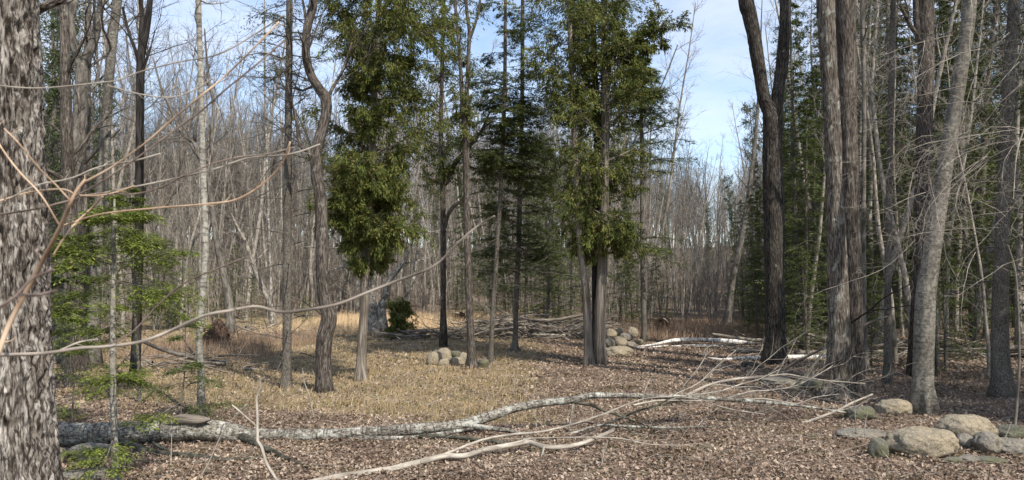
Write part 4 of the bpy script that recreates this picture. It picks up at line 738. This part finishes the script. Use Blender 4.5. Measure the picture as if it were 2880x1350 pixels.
for a in [('upright grey stone at the left end of the near stone heap', 1199, 1234, 988, 1030, 'stone_tan', 15.3, .8), ('largest tan stone on top of the near stone heap', 1228, 1272, 978, 1016, 'stone_tan', 15.8, .9), ('tan stone low in the middle of the near heap', 1232, 1264, 1008, 1026, 'stone_tan', 15.2, .8),
          ('pale low stone at the front of the near heap', 1262, 1308, 1004, 1026, 'stone_tan', 15.3, .7), ('rough dark-edged stone at the top right of the near heap', 1262, 1298, 986, 1008, 'stone_dark', 15.9, .8), ('sunlit tan stone against the three-stemmed trunk', 1292, 1318, 990, 1016, 'stone_tan', 15.7, .8),
          ('mossy yellowish stone just right of the three-stemmed trunk', 1340, 1376, 1008, 1037, 'stone_dark', 14.9, .9), ('small low stone at the back left of the near heap', 1214, 1244, 984, 1002, 'stone_dark', 16.2, .8)]: rock(*a, group=G2)
G3 = 'boulders of the heap by the paired cedars'
for a in [('tan squarish boulder on top of the far heap', 1704, 1736, 924, 953, 'stone_tan', 18.6, .9), ('pale round stone topping the far heap', 1731, 1752, 921, 943, 'stone_tan', 19.2, .9), ('long slanting grey stone in the far heap', 1742, 1781, 936, 958, 'stone_grey', 18.8, .7), ('broad grey boulder in the middle of the far heap', 1726, 1766, 946, 976, 'stone_tan', 18.2, .9),
          ('pinkish domed boulder at the back of the far heap', 1762, 1796, 919, 948, 'stone_tan', 20.3, .9), ('small pale stone at the foot of the thin hemlock', 1785, 1809, 953, 968, 'stone_tan', 19.4, .8), ('low grey stone filling the front of the far heap', 1752, 1790, 960, 976, 'stone_grey', 18.4, .8), ('grey stone at the left of the far heap beside the cedar trunk', 1700, 1730, 950, 980, 'stone_grey', 18.0, .9),
          ('long dark-shadowed slab in front of the far boulder heap', 1700, 1784, 973, 1000, 'stone_tan', 17.1, .5), ('shadowed boulder showing between the two cedar trunks', 1664, 1676, 930, 960, 'stone_grey', 19.5, 1)]: rock(*a, group=G3)
for a in [('small pointed pale stone between the spruce and the crooked tree', 834, 853, 1092, 1114, 'stone_tan', 11.3, .6), ('small white stone at the right foot of the crooked tree', 936, 953, 1090, 1103, 'stone_grey', 11.5, .8), ('rounded yellow-white stone under the log beside the huge maple', 128, 188, 1250, 1308, 'stone_tan', 6.9, .8),
          ('large brown-grey boulder under the fallen log at the left', 196, 324, 1246, 1318, 'stone_grey', 7.05, .8), ('flat grey slab at the bottom left corner, strewn with leaves', 165, 330, 1322, 1362, 'stone_grey', 6.3, .6), ('small half-buried grey stone right of the slim sapling trunk', 334, 370, 1290, 1316, 'stone_grey', 6.8, .8),
          ('flat dull stone in the leaves left of the V-shaped trunk', 2068, 2094, 979, 990, 'stone_grey', 18.8, .7)]: rock(*a)

# ------------------------------------------------------------------ near shoots crossing the view at the left
def shoot(name, label, parts, o_):
    r_ = thing(name, label, 'branch', o_)
    for i_, (mt, Y_, pts_) in enumerate(parts): 
        c_ = limbpart(r_, 'stem' if i_ == 0 else 'twig', [(q[0]+rng.normal(0, 1.2), q[1]+rng.normal(0, 2.5), q[2]*.8, Y_+rng.normal(0, .03)) for q in pts_], mt, 8, 90, 0, amp=.10, origin=o_, rst=False)
        k_ = 7 if len(pts_) > 5 else 3; B1, r1 = spawn(c_[None, :, :3], c_[None, :, 3], k_, .2, 1, 40, lambda t, L: .05+0*t, 5, .05, .2, .6, rmin=.0009, rmax=.002); bb = Buf(); tubes(bb, B1, r1, 5); tag(bb.obj('spurs', M[mt], r_, o_), kind='stuff')
    return r_
shoot('overhanging_branch', 'thick tan shoot rising steeply from the left edge and forking into long twigs', [
 ('shoot', 2.1, [(-60, 1130, 19), (-25, 1050, 18), (0, 985, 17), (30, 905, 17), (74, 822, 16), (114, 748, 15), (169, 638, 13), (199, 569, 11), (218, 534, 10), (238, 509, 9)]),
 ('shoot', 2.1, [(236, 512, 8), (298, 479, 7), (348, 445, 6.5), (412, 400, 6), (464, 352, 6), (559, 274, 5), (631, 212, 5), (715, 134, 4), (785, 60, 3)]),
 ('shootdark', 2.1, [(218, 552, 5), (278, 514, 6), (377, 450, 6), (447, 400, 5), (486, 369, 5), (559, 318, 4.5), (640, 250, 4), (720, 184, 3), (800, 110, 2.5)]),
 ('shoot', 2.1, [(169, 640, 6), (199, 628, 5.5), (298, 601, 5), (447, 586, 4.5), (571, 581, 4), (666, 559, 4), (745, 514, 3.5), (795, 455, 3), (815, 400, 2.5)]),
 ('shoot', 2.1, [(166, 630, 5), (114, 549, 4.5), (50, 475, 4), (0, 410, 4), (-40, 340, 3)]),
 ('shoot', 2.1, [(200, 565, 4), (149, 509, 4), (109, 470, 3.5), (50, 400, 3), (10, 360, 2)]),
 ('shoot', 2.1, [(150, 720, 3), (200, 640, 3), (255, 585, 3), (290, 558, 2)])], pix(0, 981, 2.1))
shoot('overhanging_branch', 'dark slender bough sweeping right in a shallow curve just below mid-height of the maple', [
 ('shootdark', 2.4, [(-30, 604, 7), (0, 601, 7), (99, 589, 7), (199, 564, 6.5), (278, 549, 6), (373, 544, 5), (447, 529, 5), (522, 494, 4.5), (596, 465, 4), (671, 440, 4), (750, 430, 3), (830, 415, 2)]),
 ('branch', 2.4, [(260, 552, 3), (298, 546, 4), (397, 522, 3.5), (497, 502, 3.5), (596, 475, 3), (695, 445, 3), (815, 435, 2.5), (900, 405, 2)])], pix(0, 601, 2.4))
shoot('overhanging_branch', 'thin greyish twig wandering level across the upper left over the maple', [
 ('branch', 2.6, [(-20, 247, 5), (0, 246, 5), (112, 245, 5), (279, 237, 5), (335, 223, 4.5), (391, 201, 4), (503, 173, 4), (614, 151, 3.5), (720, 95, 3), (800, 40, 2)]),
 ('branch', 2.6, [(300, 235, 3.5), (363, 257, 3.5), (447, 274, 3.5), (503, 271, 3), (559, 246, 3), (600, 220, 2)])], pix(0, 246, 2.6))
shoot('overhanging_branch', 'pale twig climbing gently from the left edge in front of the maple trunk', [
 ('branch', 2.3, [(-20, 580, 3.5), (0, 569, 4), (99, 524, 4), (199, 499, 4), (278, 472, 3.5), (377, 447, 3), (450, 430, 2)]),
 ('shoot', 2.3, [(-10, 563, 4), (0, 561, 4), (75, 544, 4), (174, 534, 4), (224, 549, 4), (300, 547, 3), (380, 528, 2.5)])], pix(0, 569, 2.3))
shoot('overhanging_branch', 'long grey-brown bough in the lower left, dipping and then rising to the picture centre', [
 ('bough', 2.2, [(-40, 996, 13.0), (0, 997, 13.0), (124, 994, 13.0), (223, 977, 12.3), (298, 973, 11.6), (397, 961, 11.6), (472, 936, 11.6), (571, 889, 10.9), (646, 872, 10.3), (720, 864, 10.3), (795, 874, 10.3), (900, 867, 9.6), (960, 848, 9.6), (1033, 820, 8.9), (1111, 795, 8.9), (1195, 759, 8.2), (1239, 728, 7.5), (1301, 675, 6.9), (1350, 632, 6.2), (1390, 608, 4.9)]),
 ('shootdark', 2.2, [(298, 973, 5), (373, 931, 4.5), (447, 857, 4.5), (522, 797, 4), (621, 750, 4), (695, 723, 3)]),
 ('branch', 2.2, [(170, 988, 3.5), (223, 963, 4), (273, 953, 3.5)])], pix(0, 996, 2.2))
shoot('overhanging_branch', 'reddish-brown twigs close to the lens in front of the maple, lower left', [
 ('shootdark', 1.3, [(-20, 880, 12), (40, 830, 10), (90, 790, 8), (150, 755, 5)]), ('shootdark', 1.3, [(60, 830, 10), (110, 826, 9), (150, 820, 7)])], pix(0, 870, 1.3))
def upright(label, parts, mt='branch', Y_=6.2, name='sapling', cat='sapling'):
    o_ = pix(parts[0][0][0], parts[0][0][1], Y_); o_[2] = gz(o_[0], o_[1]); r_ = thing(name, label, cat, o_)
    for i_, p_ in enumerate(parts): limbpart(r_, 'stem' if i_ == 0 else 'twig', [(q[0], q[1], q[2], Y_) for q in p_], mt, 7, 40, 0, amp=.04, origin=o_, rst=False)
upright('crooked leafless sapling in front of the log, its tip bent right', [[(790, 1375, 10), (778, 1350, 9), (749, 1302, 9), (736, 1258, 9), (723, 1235, 9), (724, 1180, 8), (721, 1124, 7), (734, 1086, 6), (732, 1071, 5), (745, 1060, 4)], [(722, 1200, 6), (700, 1180, 6), (674, 1157, 5), (652, 1139, 4)]], Y_=6.0)
upright('thin straight stem slanting right in front of the log, left of the crooked sapling', [[(560, 1350, 4), (592, 1290, 4), (618, 1232, 4), (644, 1191, 4), (693, 1137, 4)]], Y_=6.3)
upright('thin pale weed stem standing beside the two middle trunks', [[(882, 1175, 4), (870, 1115, 3.5), (856, 1075, 3), (850, 1035, 2)]], Y_=9.3)
upright('slender brown sapling at the far right, behind the boulders', [[(2852, 1215, 9), (2860, 1130, 8), (2867, 1000, 7), (2862, 850, 6), (2855, 760, 5), (2835, 690, 4)]], 'fardark', Y_=8.2)
upright('thin pale twigs standing up from the leaves in the middle right', [[(1910, 1100, 3), (1960, 1040, 3), (1985, 1000, 3), (1990, 985, 2)], [(1985, 1002, 2.5), (1982, 985, 2.5), (2003, 970, 2)]], Y_=11.5)
for i_, (q, rw, hh) in enumerate([(1378, 1160, 60), (1508, 1205, 130), (1530, 1180, 60), (1445, 1120, 70), (2435, 1250, 90), (2409, 1235, 110), (1700, 1300, 60), (480, 1320, 140), (1180, 1330, 70)]):
    upright(['pale dead weed stalk standing just behind the arch of the fallen log', 'tallest thin weed stalk under the arch of the fallen log', 'short weed stalk where the log begins to rise', 'pale weed stalk in the grass left of the paired cedars', 'left of two thin weed stalks before the boulders', 'leftmost weed stalk near the far twig ends of the log', 'thin weed stalk low in the middle foreground leaves', 'leaning weed stalk under the log at the left', 'thin weed stalk below the cream-coloured fallen branch'][i_], [[(q, rw, 2.6), (q+rng.uniform(-6, 6), rw-hh*.5, 2.2), (q+rng.uniform(-10, 10), rw-hh, 1.4)]], Y_=ydist(rw), name='weed_stalk', cat='weed')
for o in C.objects:
    if o.name.startswith('weed_stalk'): o['group'] = 'dead weed stalks in the foreground'
# small hemlock low at the left and the tree holding the dangling pale twigs at the right
def small_hem(label, q, row, Y_, H_, wmax, n, leafm, z0=.3, ln=.034, wd=.011):
    o_ = pix(q, row, Y_); o_[2] = gz(o_[0], o_[1]); r_ = thing('hemlock_sapling', label, 'tree', o_); P = grow(o_[None], np.array([[.02, 0, 1.0]]), np.array([H_]), 14, .1, .03); Rr = np.maximum(.018*H_/2*np.linspace(1, .1, 14), .003)[None]; c = np.concatenate([P[0], Rr[0][:, None]], 1); c = crm(c, 50)
    b = Buf(); tubes(b, c[:, :3], c[:, 3], 7); b.obj('trunk', M['spruce'], r_, o_); conifer_crown(r_, c, o_, o_[2]+z0, o_[2]+H_, lambda z: wmax*(1.1-(z-o_[2])/H_), 'hemlock', n, leafm, 'spruce', sub=14, nl=26, ln=ln, wd=wd)
o_ = pix(1118, 905, 23); o_[2] = gz(o_[0], o_[1]); r_ = thing('cedar_shrub', 'round dark green cedar bush at the right foot of the massive old grey tree', 'shrub', o_); P = grow(o_[None], np.array([[.1, 0, 1.0]]), np.array([1.0]), 10, .1, .05); c = crm(np.concatenate([P[0], np.linspace(.03, .006, 10)[:, None]], 1), 30)
b = Buf(); tubes(b, c[:, :3], c[:, 3], 6); b.obj('trunk', M['cedar'], r_, o_); conifer_crown(r_, c, o_, o_[2]+.15, o_[2]+1.0, lambda z: .5+0*z, 'cedar', 26, sub=7, nl=20, ln=.08, wd=.03, dens=1.6)
small_hem('faint airy hemlock sapling in front of the slender young tree', 508, 1176, 9.2, 1.25, .7, 13, 'hemlock_leaf', .3)
small_hem('bright green young hemlock whose boughs spread right of the slim sapling', 392, 1120, 10.6, 3.1, 1.5, 26, 'young_leaf', 1.5, .045, .013)
small_hem('young hemlock with bright low boughs beside the maple', 205, 1180, 8.9, 1.5, .55, 14, 'young_leaf', .2)
small_hem('young hemlock behind, its boughs showing above the dark trunk foot', 190, 1060, 12, 2.6, 1.0, 20, 'hemlock_leaf', .8, .06, .018)
b = Buf(); o_ = pix(2835, 330, 7.5)
k = 60; st = np.stack([rng.uniform(4.4, 6.0, k), rng.uniform(7.0, 8.6, k), rng.uniform(2.0, 4.6, k)], -1); d = norm(np.stack([rng.uniform(-1, .1, k), rng.uniform(-.4, .4, k), rng.uniform(-.7, .25, k)], -1))
P = grow(st, d, rng.uniform(.7, 1.5, k), 9, -.07, .16); Rr = rng.uniform(.002, .0042, k)[:, None]*np.linspace(1, .4, 9); tubes(b, P, Rr, 4)
B1, r1 = spawn(P, Rr, 7, .15, 1, 45, lambda t, L: .34+0*t, 5, -.08, .26, .6, rmin=.0013); tubes(b, B1, r1, 3); B2, r2 = spawn(B1, r1, 4, .15, 1, 45, lambda t, L: L*.5, 4, -.06, .26, .6, rmin=.0014); tubes(b, B2, r2, 3)
r_ = thing('overhanging_branch', 'tangle of fine pale drooping twigs hanging in at the upper right edge', 'branch', o_); b.obj('twigs', M['branch'], r_, o_)
c = pl([(2960, 60, 8, 8), (2920, 200, 6, 7.8), (2890, 330, 5, 7.6), (2860, 430, 4, 7.5), (2850, 560, 2.5, 7.4)], 30); b = Buf(); tubes(b, c[:, :3], c[:, 3], 6); b.obj('stem', M['branch'], r_, o_)

# ------------------------------------------------------------------ litter, grass, stalks
def scatter(n, y0, y1, pw, half=.85): 
    y = y0*(y1/y0)**(rng.uniform(size=n)**pw); x = rng.uniform(-half, half, n)*y; return x, y
x, y = scatter(270000, 5.0, 30, .9); md = meadow(x, y); keep = rng.uniform(size=len(x)) > md*.62; x, y = x[keep], y[keep]; n_ = len(x)
b = Buf(); s = (.006+.022*rng.uniform(size=n_)**1.7)*(1+.7*sst(8, 18, y)); a = rng.uniform(0, 6.28, n_); up = norm(np.stack([rng.normal(0, .75, n_), rng.normal(0, .75, n_), np.ones(n_)], -1)); t1 = norm(np.cross(up, np.stack([np.cos(a), np.sin(a), 0*a], -1))); t2 = np.cross(up, t1)
c0 = np.stack([x, y, gz(x, y)+rng.uniform(.003, .03, n_)], -1); S_ = s[:, None]
V = np.stack([c0-t1*S_, c0-t2*S_*.6+up*S_*rng.uniform(0, .5, (n_, 1)), c0+t1*S_, c0+t2*S_*.6+up*S_*rng.uniform(0, .5, (n_, 1))], 1); b.add(V, np.arange(n_*4).reshape(-1, 4))
tag(b.obj('leaf_litter', M['litter'], smooth=False), 'brown and buff fallen leaves strewn over the forest floor', 'leaves', kind='stuff')
def blades(name, x, y, hmin, hmax, wd, lean, mat, label):
    n_ = len(x); h = rng.uniform(hmin, hmax, n_); a = rng.uniform(0, 6.28, n_); l = np.abs(rng.normal(0, lean, n_)); d = np.stack([np.cos(a)*np.sin(l), np.sin(a)*np.sin(l), np.cos(l)], -1)
    w_ = np.stack([-np.sin(a+1), np.cos(a+1), 0*a], -1)*(wd*rng.uniform(.6, 1.3, n_))[:, None]; p0 = np.stack([x, y, gz(x, y)-.005], -1); mid = p0+d*(h*.55)[:, None]; d2 = norm(d+np.stack([np.cos(a), np.sin(a), -.4+0*a], -1)*np.minimum(l, 1)[:, None]*.6); tip = mid+d2*(h*.45)[:, None]
    V = np.stack([p0-w_, p0+w_, mid+w_*.8, mid-w_*.8, tip], 1); k = np.arange(n_)*5; b = Buf(); b.add(V, np.stack([k, k+1, k+2, k+3], -1), np.stack([k+3, k+2, k+4], -1)); tag(b.obj(name, M[mat], smooth=False), label, 'grass', kind='stuff')
x, y = scatter(230000, 7.6, 34, .8, .62); k_ = rng.uniform(size=len(x)) < meadow(x, y)*(.35+.65*sst(-.3, .4, vnoise(np.stack([x*2.2, y*2.2, 0*x], -1)))); x, y = x[k_], y[k_]
blades('grass', x, y, .03, .14, .0034, .9, 'grass', 'short matted dry grass of the clearing')
n_ = 26000; x = rng.uniform(-8.8, 2.2, n_); y = rng.uniform(23.5, 37, n_); k_ = rng.uniform(size=n_) < sst(.05, .5, meadow(x, y))*(.3+.7*sst(-.4, .3, vnoise(np.stack([x*.9, y*.9, 0*x], -1)))); x, y = x[k_], y[k_]
blades('tall_dry_grass', x, y, .12, .5, .006, .3, 'stalk', 'tall straw-coloured dead meadow stalks at the back of the clearing')
n_ = 15000; x = rng.uniform(2.6, 12, n_); y = rng.uniform(21.5, 32, n_); k_ = (x > .075*y+.6) & (x < .4*y); x, y = x[k_], y[k_]
blades('rusty_undergrowth', x, y, .08, .42, .006, .4, 'redstalk', 'rust-brown dead undergrowth beyond the fallen white birch')
n_ = 5000; x = rng.uniform(-9.6, -5.6, n_); y = rng.uniform(16, 24, n_); blades('russet_grass', x, y, .1, .45, .005, .35, 'redstalk', 'russet dead grass around the root plate on the left')
b = Buf(); n_ = 7500; x, y = scatter(n_, 5.2, 30, .8, .8); a = rng.uniform(0, 6.28, n_); P = grow(np.stack([x, y, gz(x, y)+.02], -1), np.stack([np.cos(a), np.sin(a)*.6, rng.normal(0, .12, n_)], -1), rng.uniform(.06, .2, n_)*(1+3*(rng.uniform(size=n_) < .2)), 4, -.02, .12); P[:, :, 2] = np.maximum(P[:, :, 2], gz(P[:, :, 0], P[:, :, 1])+.008)
tubes(b, P, rng.uniform(.0012, .0045, n_)[:, None]*np.linspace(1, .4, 4), 3); tag(b.obj('ground_twigs', M['branch']), 'small dead twigs scattered over the ground', 'twigs', kind='stuff')
print('TRIS', sum(sum(len(p.vertices)-2 for p in m_.polygons) if len(m_.polygons) < 10 else len(m_.loops)-2*len(m_.polygons) for m_ in bpy.data.meshes))
